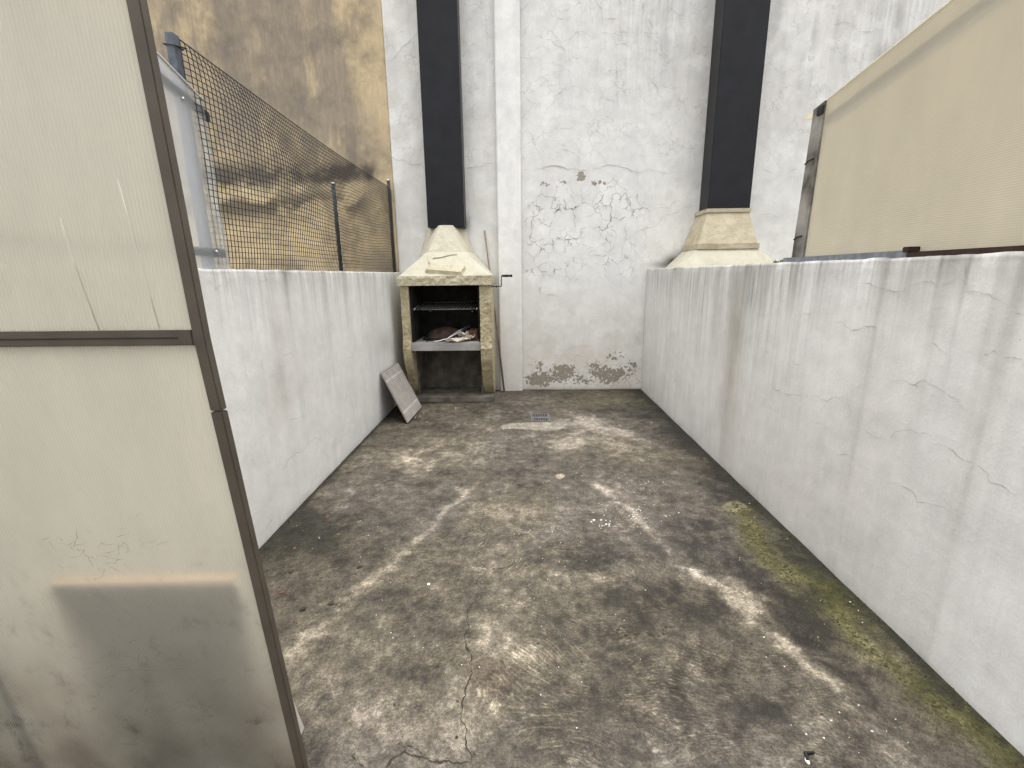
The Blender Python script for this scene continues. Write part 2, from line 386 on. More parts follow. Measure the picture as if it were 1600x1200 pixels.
for b in [(885, 690, 34, 13, .42), (955, 690, 60, 13, .3, 20), (950, 665, 90, 7, .25, 14), (1000, 762, 40, 12, .2), (870, 802, 32, 12, .3),
          (790, 815, 40, 14, .28), (910, 905, 85, 14, .26), (640, 1110, 120, 55, .22), (800, 1010, 75, 32, .28), (470, 900, 65, 22, .3),
          (560, 1000, 60, 20, .12), (985, 1110, 22, 45, .26), (1090, 1060, 50, 16, .3), (1060, 1175, 70, 22, .26), (1235, 1145, 45, 22, .28),
          (640, 715, 120, 12, .24), (560, 770, 60, 16, .26), (730, 690, 60, 7, .2), (1130, 930, 48, 18, .42, 40), (1215, 1000, 45, 16, .3, 42),
          (1165, 985, 40, 20, .25), (585, 830, 40, 12, .16), (740, 1130, 30, 70, .14), (870, 660, 60, 8, .2), (1150, 690, 60, 12, .16, 25),
          (600, 1150, 120, 40, .15), (1010, 990, 40, 10, .16), (700, 770, 45, 14, .12), (760, 905, 22, 60, .16), (830, 1050, 70, 22, .18), (700, 1060, 25, 70, .1),
          (500, 835, 110, 36, -.34), (450, 905, 60, 24, -.3), (620, 880, 40, 20, -.12), (590, 955, 60, 24, -.24, -20), (680, 960, 60, 26, -.2), (655, 1042, 48, 13, -.36, -30), (730, 900, 35, 25, -.2),
          (1050, 950, 130, 36, -.26, 10), (890, 985, 55, 22, -.24), (930, 1110, 95, 38, -.14), (1090, 840, 100, 40, -.22, 35), (1070, 690, 90, 13, -.3, 15),
          (1000, 640, 70, 11, -.24), (1130, 750, 60, 26, -.26, 40), (1240, 950, 110, 45, -.3, 42), (770, 640, 90, 7, -.2), (900, 868, 80, 18, -.28), (940, 1120, 170, 70, -.16), (500, 850, 130, 60, -.14), (1100, 1010, 160, 60, -.1), (1290, 1020, 120, 40, -.2, 42),
          (1200, 1120, 90, 32, -.16, 42), (1330, 1080, 130, 36, -.32, 42), (480, 985, 40, 30, -.12), (690, 745, 120, 18, -.12), (820, 740, 120, 25, -.1), (630, 655, 60, 14, -.35), (1020, 1060, 80, 25, -.2)]:
    tone += .72*blob(*b)
rx_, ry_ = px+wx*26*ps, py+wy*16*ps
for pts, w0, w1, amt in [([(425, 1055), (520, 968), (600, 892), (660, 837), (745, 758)], 12, 4, .40),
                         ([(905, 735), (1000, 808), (1060, 868), (1110, 908), (1180, 962)], 3.5, 11, .42),
                         ([(1180, 962), (1290, 1060), (1360, 1130), (1440, 1215)], 11, 15, .46),
                         ([(885, 655), (950, 672), (1030, 690), (1100, 720)], 5, 6, .26)]:
    d, fr = seg_dist(rx_, ry_, pts); w = w0+(w1-w0)*fr
    fray = np.clip(-.2+2.2*fbm(gx*13, gy*13, 31, 6, .72), 0, 1.4)
    tone += .1*np.exp(-(d/(w*3))**2)*np.clip(sst(0, .1, fr), 0, 1)
    tone += .62*amt*np.exp(-(d/w)**2*.9)*fray*np.clip(sst(0, .12, fr)+.25, 0, 1)
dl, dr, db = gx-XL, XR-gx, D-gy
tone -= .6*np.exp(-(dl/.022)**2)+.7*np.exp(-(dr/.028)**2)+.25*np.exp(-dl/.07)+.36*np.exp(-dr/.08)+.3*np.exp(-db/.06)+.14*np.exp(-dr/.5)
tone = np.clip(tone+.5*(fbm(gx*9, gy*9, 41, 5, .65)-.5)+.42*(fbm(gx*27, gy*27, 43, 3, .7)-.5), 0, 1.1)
dark, mid, pale = np.array([.021, .0175, .0118]), np.array([.092, .078, .055]), np.array([.33, .285, .215])
t1 = sst(.02, .52, tone)[:, None]; t2 = sst(.42, 1.0, tone)[:, None]
alb = dark+(mid-dark)*t1; alb = alb+(pale-alb)*t2
cool = sst(.4, .7, fbm(gx*1.1, gy*1.1, 55, 4))[:, None]
alb = alb*(1+cool*(np.array([.96, .97, 1.08])-1))
d, fr = seg_dist(px+wx*60*ps, py+wy*40*ps, [(1140, 785), (1190, 848), (1250, 903), (1330, 975), (1412, 1042), (1482, 1110), (1565, 1195)])
moss = np.exp(-(d/(11+17*fr))**2)*(.55+.7*fbm(gx*8, gy*8, 61, 4))*.9
moss += np.exp(-(seg_dist(px, py, [(1190, 800), (1420, 1010), (1600, 1175)])[0]/34)**2)*.3*fbm(gx*5, gy*5, 63, 4)
moss += .3*np.exp(-(((px-960)/90)**2+((py-625)/10)**2))+.18*np.exp(-(((px-500)/110)**2+((py-840)/40)**2))*fbm(gx*6, gy*6, 65, 4)
moss = np.clip(moss, 0, 1)[:, None]
mossc = (np.array([.15, .135, .052])*(.25+1.35*tone[:, None])+np.array([.01, .016, .0]))
alb = alb+(mossc-alb)*moss*.8
def flat_patch(cx, cy, rx, ry, col, k=1.):
    u = np.hypot((px+wx*rx*1.6-cx)/rx, (py+wy*ry*1.6-cy)/ry); return sst(1.06, .94, u)[:, None]*k, np.array(col)
for a in [(832, 665, 42, 7, (.25, .225, .185), .75), (872, 660, 30, 5, (.23, .21, .175), .6), (884, 693, 26, 9, (.24, .21, .16), .5), (874, 743, 7, 3.6, (.33, .27, .2), .8),
          (765, 1052, 34, 26, (.085, .066, .047), .8), (800, 1012, 8, 5, (.09, .07, .05), .7), (820, 1068, 9, 6, (.09, .07, .05), .7), (1145, 790, 16, 12, (.2, .18, .11), .6),
          (512, 1089, 9, 5, (.035, .03, .028), .8)]:
    k, c = flat_patch(*a); alb = alb+(c-alb)*k
stroke = np.clip(1.1*np.exp(-(((px-960)/260)**2+((py-1090)/150)**2))+.45*np.exp(-(((px-880)/330)**2+((py-850)/90)**2))+.35*np.exp(-(((px-1300)/150)**2+((py-1100)/120)**2))+.12, 0, 1)
crackle = np.clip(1.2*np.exp(-(((px-500)/130)**2+((py-870)/90)**2))+1.1*np.exp(-(((px-520)/70)**2+((py-1030)/40)**2))+.5*np.exp(-(((px-620)/70)**2+((py-800)/40)**2)), 0, 1)
gz = (fbm(gx*3, gy*3, 71, 4)-.5)*.010+(fbm(gx*22, gy*22, 75, 3)-.5)*.0025-.004
ny, nx = len(ys), len(xs)
ii = (np.arange(ny-1)[:, None]*nx+np.arange(nx-1)[None, :]).ravel()
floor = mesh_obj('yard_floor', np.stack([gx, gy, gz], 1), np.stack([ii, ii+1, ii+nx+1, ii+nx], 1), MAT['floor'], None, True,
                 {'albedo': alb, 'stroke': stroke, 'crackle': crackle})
tag(floor, kind='structure')
g = MB(); g.add([(-60, -60, -.03), (60, -60, -.03), (60, 60, -.03), (-60, 60, -.03)], [(0, 1, 2, 3)])
tag(g.build('ground', simple('outer_concrete', (.15, .14, .12), .9, .3, 3, .4, .01, 40)), kind='structure')

# ------------------------------------------------------------------ cracks as thin dark seams
def wander(pts, jit, depth=4, rnd=random):
    pts = [np.array(p, float) for p in pts]
    for k in range(depth):
        o = [pts[0]]
        for a, b in zip(pts[:-1], pts[1:]):
            d = b-a; n = np.array([-d[1], d[0]]); o += [(a+b)/2+n*rnd.uniform(-jit, jit), b]
        pts = o
    return pts
def ribbon(mb, pts, w, place, taper=True):
    n = len(pts); V = []; ph = random.uniform(0, 99)
    for i, p in enumerate(pts):
        a, b = pts[max(0, i-1)], pts[min(n-1, i+1)]; d = b-a; d = d/max(1e-9, np.hypot(*d)); nn = np.array([-d[1], d[0]])
        f = i/(n-1); ww = w*(.22+1.7*float(vnoise(f*(9+n*.12)+ph, 1.3))**1.7)*(min(1, 6*f+.15, 6*(1-f)+.15) if taper else 1)
        V += [place(*(p+nn*ww/2)), place(*(p-nn*ww/2))]
    mb.add(V, [(2*i, 2*i+1, 2*i+3, 2*i+2) for i in range(n-1)])
def floor_z(x, y): return float((fbm(np.array([x*3]), np.array([y*3]), 71, 4)[0]-.5)*.010+(fbm(np.array([x*22]), np.array([y*22]), 75, 3)[0]-.5)*.0025-.004)
fc = MB()
for pts, w in [([(762, 772), (756, 800), (762, 835), (748, 860), (757, 885), (766, 890)], .006), ([(766, 890), (790, 885), (815, 878), (832, 866)], .008),
               ([(766, 890), (745, 912), (742, 940), (733, 980), (728, 1005), (736, 1022), (738, 1050), (728, 1085), (722, 1105), (730, 1140), (735, 1175), (742, 1215)], .010),
               ([(735, 1190), (690, 1190), (660, 1180), (632, 1172), (605, 1196), (590, 1215)], .009), ([(660, 1180), (628, 1165)], .006), ([(728, 1005), (700, 1004), (688, 1010)], .004), ([(742, 940), (728, 960)], .004),
               ([(500, 880), (545, 893), (548, 903)], .004), ([(470, 1058), (492, 1045)], .005), ([(570, 1196), (555, 1190), (548, 1180)], .005)]:
    q = [hit(a, b, 2, 0)[:2] for a, b in pts]
    ribbon(fc, wander(q, .16, 4), w*.62, lambda x, y: (x, y, floor_z(x, y)+.0022))
c = fc.build('crack', simple('floor_crack', (.03, .026, .02), .95), floor); tag(c, kind='stuff')

# ------------------------------------------------------------------ walls
WHITE = np.array([.81, .805, .785])
def wall(name, axis, face, s0, s1, z0, z1, thick, colfn, mat, res=.02, peelfn=None, ruff=.0, relief=.006, grimefn=None, crazefn=None):
    """one rendered wall: a fine front skin with stains in its colour plus top, back and ends. axis 0: face at x, 1: face at y."""
    ns = int((s1-s0)/res)+1; nz = int((z1-z0)/res)+1
    S, Z = np.meshgrid(np.linspace(s0, s1, ns), np.linspace(z0, z1, nz)); s, z = S.ravel(), Z.ravel()
    col = colfn(s, z); pe = peelfn(s, z) if peelfn else np.zeros_like(s); gm = grimefn(s, z) if grimefn else np.zeros_like(s); cz = crazefn(s, z) if crazefn else np.zeros_like(s)
    sg = 1 if thick > 0 else -1
    r = sg*((fbm(s*1.3, z*1.3, 5, 4)-.5)*relief+(fbm(s*9, z*9, 6, 3)-.5)*relief*.3)
    zz = z.copy()
    if ruff:
        e = sst(z1-.05, z1, z); zz = zz+e*(fbm(s*12, s*0, 8, 4)-.62)*ruff; r = r+sg*e*ruff*.8*fbm(s*20, z*20, 12, 3)
    f = face+r
    V = np.stack([f, s, zz], 1) if axis == 0 else np.stack([s, f, zz], 1)
    ii = (np.arange(nz-1)[:, None]*ns+np.arange(ns-1)[None, :]).ravel()
    F = np.stack([ii, ii+1, ii+ns+1, ii+ns], 1).tolist()
    n0 = len(V); top = (nz-1)*ns; b = face+thick
    back = [(b, y, zz[top+i]) if axis == 0 else (y, b, zz[top+i]) for i, y in enumerate(np.linspace(s0, s1, ns))]
    low = [(b, s0, z0), (b, s1, z0)] if axis == 0 else [(s0, b, z0), (s1, b, z0)]
    V = np.concatenate([V, back, low]); F += [(top+i, top+i+1, n0+i+1, n0+i) for i in range(ns-1)]
    bl, br = n0+ns, n0+ns+1
    F.append(tuple([bl, br]+[n0+i for i in reversed(range(ns))]))
    F.append(tuple([i*ns for i in range(nz)]+[n0, bl])); F.append(tuple([i*ns+ns-1 for i in reversed(range(nz))]+[br, n0+ns-1]))
    k = ns+2; col = np.concatenate([col, np.tile(WHITE*.72, (k, 1))]); pe = np.concatenate([pe, np.zeros(k)]); gm = np.concatenate([gm, np.zeros(k)+.7]); cz = np.concatenate([cz, np.zeros(k)])
    return mesh_obj(name, V, F, mat, None, True, {'albedo': col, 'peel': pe, 'grime': gm, 'craze': cz})
def drips(s, z, top, marks, seed, amt=.5, dens=.5):
    """dirt washed down from the coping plus single named runs (position, length, width, strength)"""
    run = sst(dens, dens+.3, fbm(s*7, z*.25, seed, 5, .65)); ln = .06+.30*vnoise(s*6, s*0, seed+3)**2
    d = amt*run*np.exp(-(top-z)/ln)
    d += .5*amt*np.exp(-(top-z)/.025)*(.4+fbm(s*15, z*15, seed+9, 3))
    for m in marks:
        c0, ln, w, a = m[:4]; e = sst(0, .05, top-z+.03)
        c = c0+(fbm(z*2.5, z*0, seed+17, 3)-.5)*w*.9
        d += a*np.exp(-np.abs((s-c)/w)**1.5)*np.exp(-np.maximum(0, top-z)/ln)*(.55+.8*fbm(s*40, z*1.4, seed+21, 3))
    return np.clip(d, 0, .9)
DIRT = np.array([.20, .185, .16])
def mix(a, b, k): return a+(b-a)*np.asarray(k)[:, None]
def wall_base(s, z, seed):
    a = np.tile(WHITE, (len(s), 1))*(1+.10*(fbm(s*1.2, z*1.0, seed, 6)-.5))[:, None]
    a = mix(a, np.array([.68, .65, .60]), .4*sst(.45, .75, fbm(s*.9, z*.55, seed+7, 5)))
    a = mix(a, np.array([.60, .60, .60]), .2*sst(.5, .7, fbm(s*9, z*2, seed+2, 5)))
    return a
def lcol(s, z):
    a = wall_base(s, z, 101)
    mk = [(hit(p, 440, 0, XL)[1], ln, w, k) for p, ln, w, k in [(446, .22, .035, .8), (450, .8, .05, .18), (505, .16, .018, .7), (507, .5, .02, .3), (425, 1.0, .07, .2), (570, .35, .03, .35), (598, .3, .03, .4), (612, .3, .03, .45), (585, .2, .02, .4), (525, .25, .03, .2), (352, .12, .03, .4)]]
    a = mix(a, DIRT*1.15, drips(s, z, HL, mk, 11, .42, .5)); q = topx(s*0+XL, s, z)
    for cx, cy, rx, ry, k in [(435, 620, 25, 60, .28), (598, 535, 14, 14, .35), (480, 560, 40, 60, .1), (440, 520, 12, 80, .16)]:
        a = mix(a, np.array([.42, .35, .28]), k*np.exp(-(((q[0]-cx)/rx)**2+((q[1]-cy)/ry)**2))*(.6+.8*fbm(s*6, z*6, 33, 4)))
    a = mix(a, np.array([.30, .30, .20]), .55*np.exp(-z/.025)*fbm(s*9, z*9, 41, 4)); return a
def rcol(s, z):
    a = wall_base(s, z, 201)
    mk = [(hit(p, q, 0, XR)[1], ln, w, k) for p, q, ln, w, k in [(1160, 450, .75, .10, .62), (1152, 450, 1.6, .05, .35), (1380, 440, .9, .012, .42), (1372, 430, 1.2, .035, .2), (1475, 440, .9, .028, .2), (1590, 420, 1.5, .012, .36), (1575, 420, 1.6, .05, .16), (1600, 440, .3, .02, .5),
          (1050, 450, .45, .09, .42), (1090, 450, .4, .08, .4), (1120, 450, .5, .07, .45), (1200, 440, .4, .07, .35), (1240, 440, .35, .05, .3), (1300, 430, .3, .04, .25), (1470, 410, .16, .008, .6), (1515, 410, .2, .006, .6), (1568, 410, .35, .007, .5), (1410, 410, .14, .01, .5)]]
    a = mix(a, DIRT*1.1, drips(s, z, HR, mk, 61, .5, .44)); q = topx(s*0+XR, s, z)
    a = mix(a, np.array([.45, .37, .27]), .3*np.exp(-(((q[0]-1140)/14)**2+((q[1]-600)/120)**2)))
    a = mix(a, np.array([.27, .24, .17]), .6*np.exp(-(((q[0]-1150)/13)**2+((q[1]-500)/60)**2))*fbm(s*20, z*3, 44, 4))
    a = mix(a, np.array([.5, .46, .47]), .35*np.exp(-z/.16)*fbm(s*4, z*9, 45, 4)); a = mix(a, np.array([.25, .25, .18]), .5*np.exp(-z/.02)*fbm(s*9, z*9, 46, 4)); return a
def bcol(s, z):
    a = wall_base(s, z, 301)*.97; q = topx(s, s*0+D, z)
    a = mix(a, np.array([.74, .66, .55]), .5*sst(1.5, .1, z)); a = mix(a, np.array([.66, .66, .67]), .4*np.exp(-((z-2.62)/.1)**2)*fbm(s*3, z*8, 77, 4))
    up = sst(.46, .62, fbm(s*9, z*.6, 88, 5, .6))*sst(2.6, 4.4, z); a = mix(a, np.array([.45, .45, .45]), .3*up*(.3+sst(1.5, 3.2, s)+.5*np.exp(-((s-1.4)/.5)**2)))
    a = mix(a, np.array([.83, .825, .80]), .6*sst(.5, .62, fbm(s*6, z*6, 89, 5)))
    for cx, cy, rx, ry, k in [(1052, 408, 14, 9, .95), (1040, 414, 22, 6, .6), (1068, 398, 12, 8, .6), (730, 350, 5, 14, .5), (772, 600, 8, 22, .5)]:  # soot by the hoods; last spot paints shade beside the pilaster foot
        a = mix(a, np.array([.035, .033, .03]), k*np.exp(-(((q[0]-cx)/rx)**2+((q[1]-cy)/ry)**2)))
    for cx, cy, rx, ry, k in [(1385, 90, 22, 18, .7), (1320, 90, 6, 30, .35), (1405, 30, 10, 40, .5), (1250, 120, 6, 40, .2)]:
        a = mix(a, np.array([.22, .215, .21]), k*np.exp(-(((q[0]-cx)/rx)**2+((q[1]-cy)/ry)**2))*(.4+fbm(s*8, z*8, 93, 4)))
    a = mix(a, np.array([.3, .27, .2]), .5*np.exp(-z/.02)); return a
def bpeel(s, z):
    q = topx(s, s*0+D, z); p = np.zeros_like(s)
    for cx, cy, rx, ry, k in [(845, 592, 28, 14, 1.04), (880, 582, 28, 20, .99), (910, 594, 26, 9, .93), (930, 578, 14, 16, .95), (955, 585, 30, 18, 1.0), (985, 575, 16, 16, .9), (907, 276, 9, 9, 1.02), (879, 284, 10, 6, .97), (850, 288, 14, 5, .93), (935, 286, 20, 6, .9), (840, 570, 16, 16, .86), (960, 555, 25, 12, .84)]:
        p = np.maximum(p, k*np.exp(-(((q[0]-cx)/rx)**2+((q[1]-cy)/ry)**2)**1.5*.35))
    return p
def ycol(s, z):
    q = topx(s, s*0+D, z); oc = np.array([.66, .525, .325])
    a = oc*(1+.25*(fbm(s*1.4, z*1.2, 401, 5)-.5))[:, None]
    st = .5*sst(.36, .62, fbm(s*5, z*.45, 411, 6, .62))+.75*sst(.38, .62, fbm(s*1.3, z*.8, 415, 6, .6)); st *= sst(2.45, 3.0, z)*(.35+.65*sst(-1.6, -2.05, s))
    a = mix(a, np.array([.31, .265, .21]), np.clip(st*(.55+.8*fbm(s*6, z*5, 417, 5, .7)), 0, .85))
    edge = (fbm(s*5, s*0, 421, 6, .65)-.5)*.10
    band = np.exp(-((z-2.72-edge)/.13)**2)*sst(-1.62, -1.9, s)*np.clip(-.5+2.7*fbm(s*5, z*5, 423, 6, .68), 0, 1.1); a = mix(a, np.array([.07, .062, .055]), np.clip(band*1.15, 0, .93))
    lo = np.exp(-((z-2.36-edge*.7)/.16)**2)*sst(.45, .6, fbm(s*2.5, z*3.5, 425, 5))*sst(-1.7, -2.1, s); a = mix(a, np.array([.085, .075, .065]), np.clip(lo*.9, 0, .85))
    ch = np.exp(-((z-2.56-edge)/.05)**2)*sst(.48, .56, fbm(s*9, z*9, 427, 4))*sst(-1.8, -2.0, s); a = mix(a, np.array([.72, .6, .38]), np.clip(ch, 0, .9))
    a = mix(a, np.array([.26, .23, .2]), .5*sst(.5, .66, fbm(s*1.7, z*1.3, 431, 5))*sst(2.5, 1.6, z)); return a
def lgrime(s, z): return (.35+1.1*fbm(s*2.2, z*.6, 193, 4))*np.clip(.9*np.exp(-(HL-z)/(.05+.25*vnoise(s*3, s*0, 91)**2))+.10+.5*np.exp(-((s-5.2)/.7)**2)*np.exp(-(HL-z)/.35), 0, 1)
def rgrime(s, z): return (.35+1.1*fbm(s*2.2, z*.6, 191, 4))*np.clip(.85*np.exp(-(HR-z)/(.06+.3*vnoise(s*3, s*0, 95)**2))+.12+1.0*sst(2.4, 3.6, s)*np.exp(-(HR-z)/.42), 0, 1)
def bgrime(s, z): return np.clip(.03+.36*sst(2.9, 4.6, z)*sst(.35, .65, fbm(s*1.3, z*.5, 97, 4))*(.4+sst(.6, 1.6, s)), 0, .8)
def ygrime(s, z): return np.clip(sst(2.5, 3.0, z)*(.25+.75*sst(-1.6, -2.2, s))*(.35+.8*fbm(s*1.2, z*.7, 99, 4))+.12, 0, 1)
left_wall = wall('boundary_wall', 0, XL, 1.10, D-.004, -.03, HL, -.16, lcol, MAT['wall'], .016, None, .009, .005, lgrime)
tag(left_wall, 'low white rendered wall carrying the black netting, faint drip stains from its top', 'wall')
right_wall = wall('boundary_wall', 0, XR, -1.4, D-.004, -.03, HR, .16, rcol, MAT['wall'], .016, None, .010, .005, rgrime)
tag(right_wall, 'low white rendered wall carrying the beige fluted sheet, heavily streaked with brown runs', 'wall')
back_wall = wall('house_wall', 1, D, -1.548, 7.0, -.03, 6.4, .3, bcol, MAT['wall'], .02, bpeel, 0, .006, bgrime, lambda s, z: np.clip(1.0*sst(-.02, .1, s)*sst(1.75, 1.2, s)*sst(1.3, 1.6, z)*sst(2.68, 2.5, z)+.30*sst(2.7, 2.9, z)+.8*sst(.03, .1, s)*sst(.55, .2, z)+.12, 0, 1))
tag(back_wall, 'tall white cracked and peeling rendered wall behind both barbecues', 'wall')
yellow_wall = wall('house_wall', 1, D+.012, -7.5, -1.5505, -.03, 6.4, .288, ycol, MAT['ochre'], .022, None, 0, .006, ygrime)
tag(yellow_wall, 'tall ochre yellow wall with black mould stains behind the netting', 'wall')
# pilaster on the back wall
pv = wall('pilaster', 1, D-.055, -.285, .008, -.02, 6.4, .05, lambda s, z: mix(wall_base(s, z, 341)*1.05, np.array([.68, .63, .55]), .3*sst(1., .1, z)), MAT['wall'], .02, None)
child(pv, back_wall)
# between barbecue and pilaster foot the shade is partly painted in bcol; seams on the walls
ck, hl = MB(), MB(); pb = lambda x, z: (x, D-.0045-.0035, z)
def B(p): return hit(p[0], p[1], 1, D)[[0, 2]]
random.seed(11)
for pts, w in [([(830, 319), (843, 323), (842, 331), (852, 326)], 7), ([(866, 334), (880, 324), (895, 328), (905, 323)], 8), ([(881, 310), (884, 326)], 6), ([(868, 315), (868, 309), (875, 309)], 5), ([(945, 303), (940, 312), (930, 321)], 6), ([(937, 315), (943, 323), (957, 325)], 5),
               ([(957, 310), (955, 340), (948, 355), (940, 360), (930, 350)], 6), ([(956, 340), (968, 344), (985, 340)], 5), ([(870, 370), (882, 376), (894, 374)], 6), ([(882, 376), (883, 395)], 3), ([(986, 340), (990, 328), (1008, 325), (1015, 332)], 5), ([(843, 395), (845, 383), (870, 381)], 5),
               ([(838, 340), (845, 346), (853, 351), (860, 353), (863, 347)], 5), ([(895, 330), (896, 345), (895, 367)], 4), ([(908, 370), (908, 357), (918, 356)], 4), ([(923, 399), (935, 399), (950, 397)], 5), ([(895, 402), (896, 410)], 6), ([(864, 434), (866, 421), (880, 422)], 5), ([(844, 424), (856, 424)], 4), ([(980, 307), (986, 325)], 5), ([(997, 303), (1000, 322)], 4),
               ([(945, 875 - 555), (950, 330)], 3), ([(983, 568), (992, 566), (1000, 578)], 5), ([(930, 560), (940, 572)], 5), ([(900, 575), (903, 600)], 4), ([(918, 560), (917, 604)], 3), ([(975, 600), (985, 585), (995, 570)], 5), ([(835, 590), (823, 598)], 5), ([(830, 328), (831, 350), (830, 381), (824, 383)], 5), ([(845, 449), (843, 455)], 6)]:
    ribbon(ck, wander([B(p) for p in pts], .2, 4), w*.00095, pb)
for pts, w in [([(818, 266), (850, 262), (900, 264), (925, 264), (950, 258), (975, 262), (995, 269), (1030, 268), (1096, 270)], 9), ([(607, 246), (640, 256), (668, 252)], 8), ([(727, 262), (750, 260), (772, 258)], 6), ([(985, 368), (1005, 358), (1030, 348), (1040, 335), (1060, 330), (1090, 322)], 5), ([(1015, 332), (1016, 348), (1005, 356)], 4), ([(1010, 322), (1030, 325), (1045, 327), (1050, 318), (1060, 313), (1075, 325), (1090, 322)], 6),
               ([(948, 360), (955, 368), (967, 372), (985, 369)], 5), ([(950, 365), (947, 378), (937, 382), (935, 387), (905, 384)], 5), ([(937, 380), (950, 390), (949, 398)], 4), ([(872, 233), (890, 235), (903, 245), (907, 258)], 6), ([(930, 0), (938, 12), (941, 28), (940, 44)], 6), ([(941, 30), (971, 30), (972, 62)], 7), ([(972, 48), (988, 51), (1000, 62)], 5), ([(1010, 28), (1020, 40), (1030, 55)], 6),
               ([(965, 0), (972, 8), (985, 15)], 5), ([(1000, 0), (1003, 20)], 7), ([(1005, 5), (1003, 30)], 7), ([(945, 200), (970, 205), (985, 215)], 5), ([(1045, 215), (1070, 230), (1085, 232)], 5), ([(860, 60), (880, 75), (885, 95)], 4), ([(890, 180), (930, 200), (950, 218)], 4), ([(600, 100), (640, 65), (655, 50)], 5), ([(600, 40), (610, 70), (596, 90)], 5), ([(1185, 335), (1215, 340), (1235, 330)], 5), ([(1190, 260), (1225, 275), (1245, 262)], 5),
               ([(735, 20), (745, 14), (752, 0)], 5), ([(1300, 40), (1325, 36), (1340, 50), (1370, 48)], 5), ([(1370, 90), (1378, 105), (1392, 100)], 6), ([(950, 590), (1000, 560)], 3), ([(850, 463), (870, 461), (880, 465)], 5), ([(900, 480), (960, 484)], 3), ([(820, 560), (860, 556), (920, 560)], 3), ([(990, 520), (1000, 540)], 3), ([(875, 540), (935, 538)], 3), ([(785, 568), (815, 570)], 3)]:
    ribbon(hl, wander([B(p) for p in pts], .14, 3), w*.0008, pb)
for k in range(70):                           # faint map cracking high on the wall
    x, z = random.uniform(.05, 1.9), random.uniform(2.75, 4.7); a = random.uniform(0, 6.28); pts = [np.array([x, z])]
    for i in range(3): a += random.uniform(-.9, .9); pts.append(pts[-1]+np.array([math.cos(a), math.sin(a)])*random.uniform(.04, .13))
    ribbon(hl, wander(pts, .16, 2), .0028, pb)
tag(ck.build('crack', MAT['crack'], back_wall), kind='stuff'); tag(hl.build('hairline_crack', MAT['hairline'], back_wall), kind='stuff')
for wl, X, off, lst in [(left_wall, XL, .0065, [([(435, 735), (470, 705), (490, 685), (515, 662)], 4), ([(510, 700), (530, 690), (550, 672)], 3), ([(360, 650), (385, 640)], 4), ([(370, 725), (400, 690), (415, 675)], 2), ([(390, 810), (420, 780), (430, 760)], 2), ([(400, 835), (418, 820), (424, 808)], 3), ([(470, 775), (495, 740)], 3), ([(520, 580), (560, 545), (585, 530)], 2), ([(320, 430), (332, 450), (352, 446), (360, 430)], 3), ([(395, 455), (410, 440), (430, 440), (445, 450)], 3), ([(440, 555), (460, 546)], 4), ([(450, 610), (475, 596), (490, 590)], 2), ([(445, 655), (468, 650)], 3), ([(563, 613), (565, 618)], 4)]),
                        (right_wall, XR, -.0065, [([(1345, 443), (1362, 443), (1378, 450), (1420, 448), (1470, 447), (1510, 438)], 4), ([(1512, 402), (1510, 440), (1512, 455), (1535, 456), (1560, 468), (1582, 478)], 4), ([(1275, 425), (1287, 432), (1294, 443), (1310, 432), (1322, 415)], 3), ([(1305, 503), (1320, 505), (1338, 515), (1375, 513)], 5), ([(1390, 592), (1415, 595), (1430, 602), (1445, 594), (1480, 615), (1500, 625), (1508, 640)], 4), ([(1205, 600), (1225, 615), (1240, 615), (1265, 623)], 4), ([(1275, 617), (1295, 628), (1322, 619)], 5), ([(1325, 620), (1330, 655), (1355, 672), (1390, 688)], 3), ([(1390, 690), (1400, 675), (1425, 671), (1460, 682)], 3), ([(1460, 697), (1482, 697), (1510, 720), (1545, 738), (1550, 755), (1590, 775)], 5), ([(1385, 752), (1405, 755), (1430, 770), (1435, 785), (1480, 795), (1505, 812)], 4), ([(1045, 588), (1060, 602), (1085, 605)], 4), ([(1190, 545), (1215, 560)], 3), ([(1255, 490), (1270, 494)], 4), ([(1240, 565), (1250, 570)], 4), ([(1540, 555), (1560, 548)], 5), ([(1570, 560), (1600, 563)], 5), ([(1590, 490), (1600, 491)], 4), ([(1310, 710), (1340, 722)], 4), ([(1270, 660), (1300, 672)], 2), ([(1175, 480), (1200, 492), (1220, 480)], 3), ([(1185, 620), (1210, 640), (1220, 645)], 3), ([(1455, 480), (1478, 480)], 3), ([(1455, 535), (1485, 555)], 3)])]:
    q = MB()
    for pts, w in lst: ribbon(q, wander([hit(a, b, 0, X)[1:] for a, b in pts], .14, 3), w*.00062, lambda y, z: (X+off, y, z))
    tag(q.build('hairline_crack', MAT['hairline2'], wl), kind='stuff')

# ------------------------------------------------------------------ barbecues
def jamb(root, x0, x1, dx=0, yf=5.30):
    """side pier in three split-stone blocks, the lowest curving back to the plinth"""
    yb = 5.90
    def blk(zs, ysf, seed, name):
        rings = [[(x0+dx, y, z), (x1+dx, y, z), (x1+dx, yb, z), (x0+dx, yb, z)] for z, y in zip(zs, ysf)]
        v, f = loft(rings, 12, 9, .011, 30, seed, lambda V: .15+.85*(V[:, 1] < yb-.05))
        return mesh_obj(name, v, f, MAT['jamb'])
    child(blk([.788, .99, 1.19, 1.392], [yf-.01, yf-.002, yf, yf], 3+int(x0*10), 'pier_block'), root)
    child(blk([.668, .784], [yf-.045, yf-.02], 5+int(x0*10), 'pier_block'), root)
    child(blk([.066, .16, .29, .42, .54, .664], [yf+.27, yf+.19, yf+.105, yf+.035, yf-.02, yf-.045], 8+int(x0*10), 'pier_block'), root)
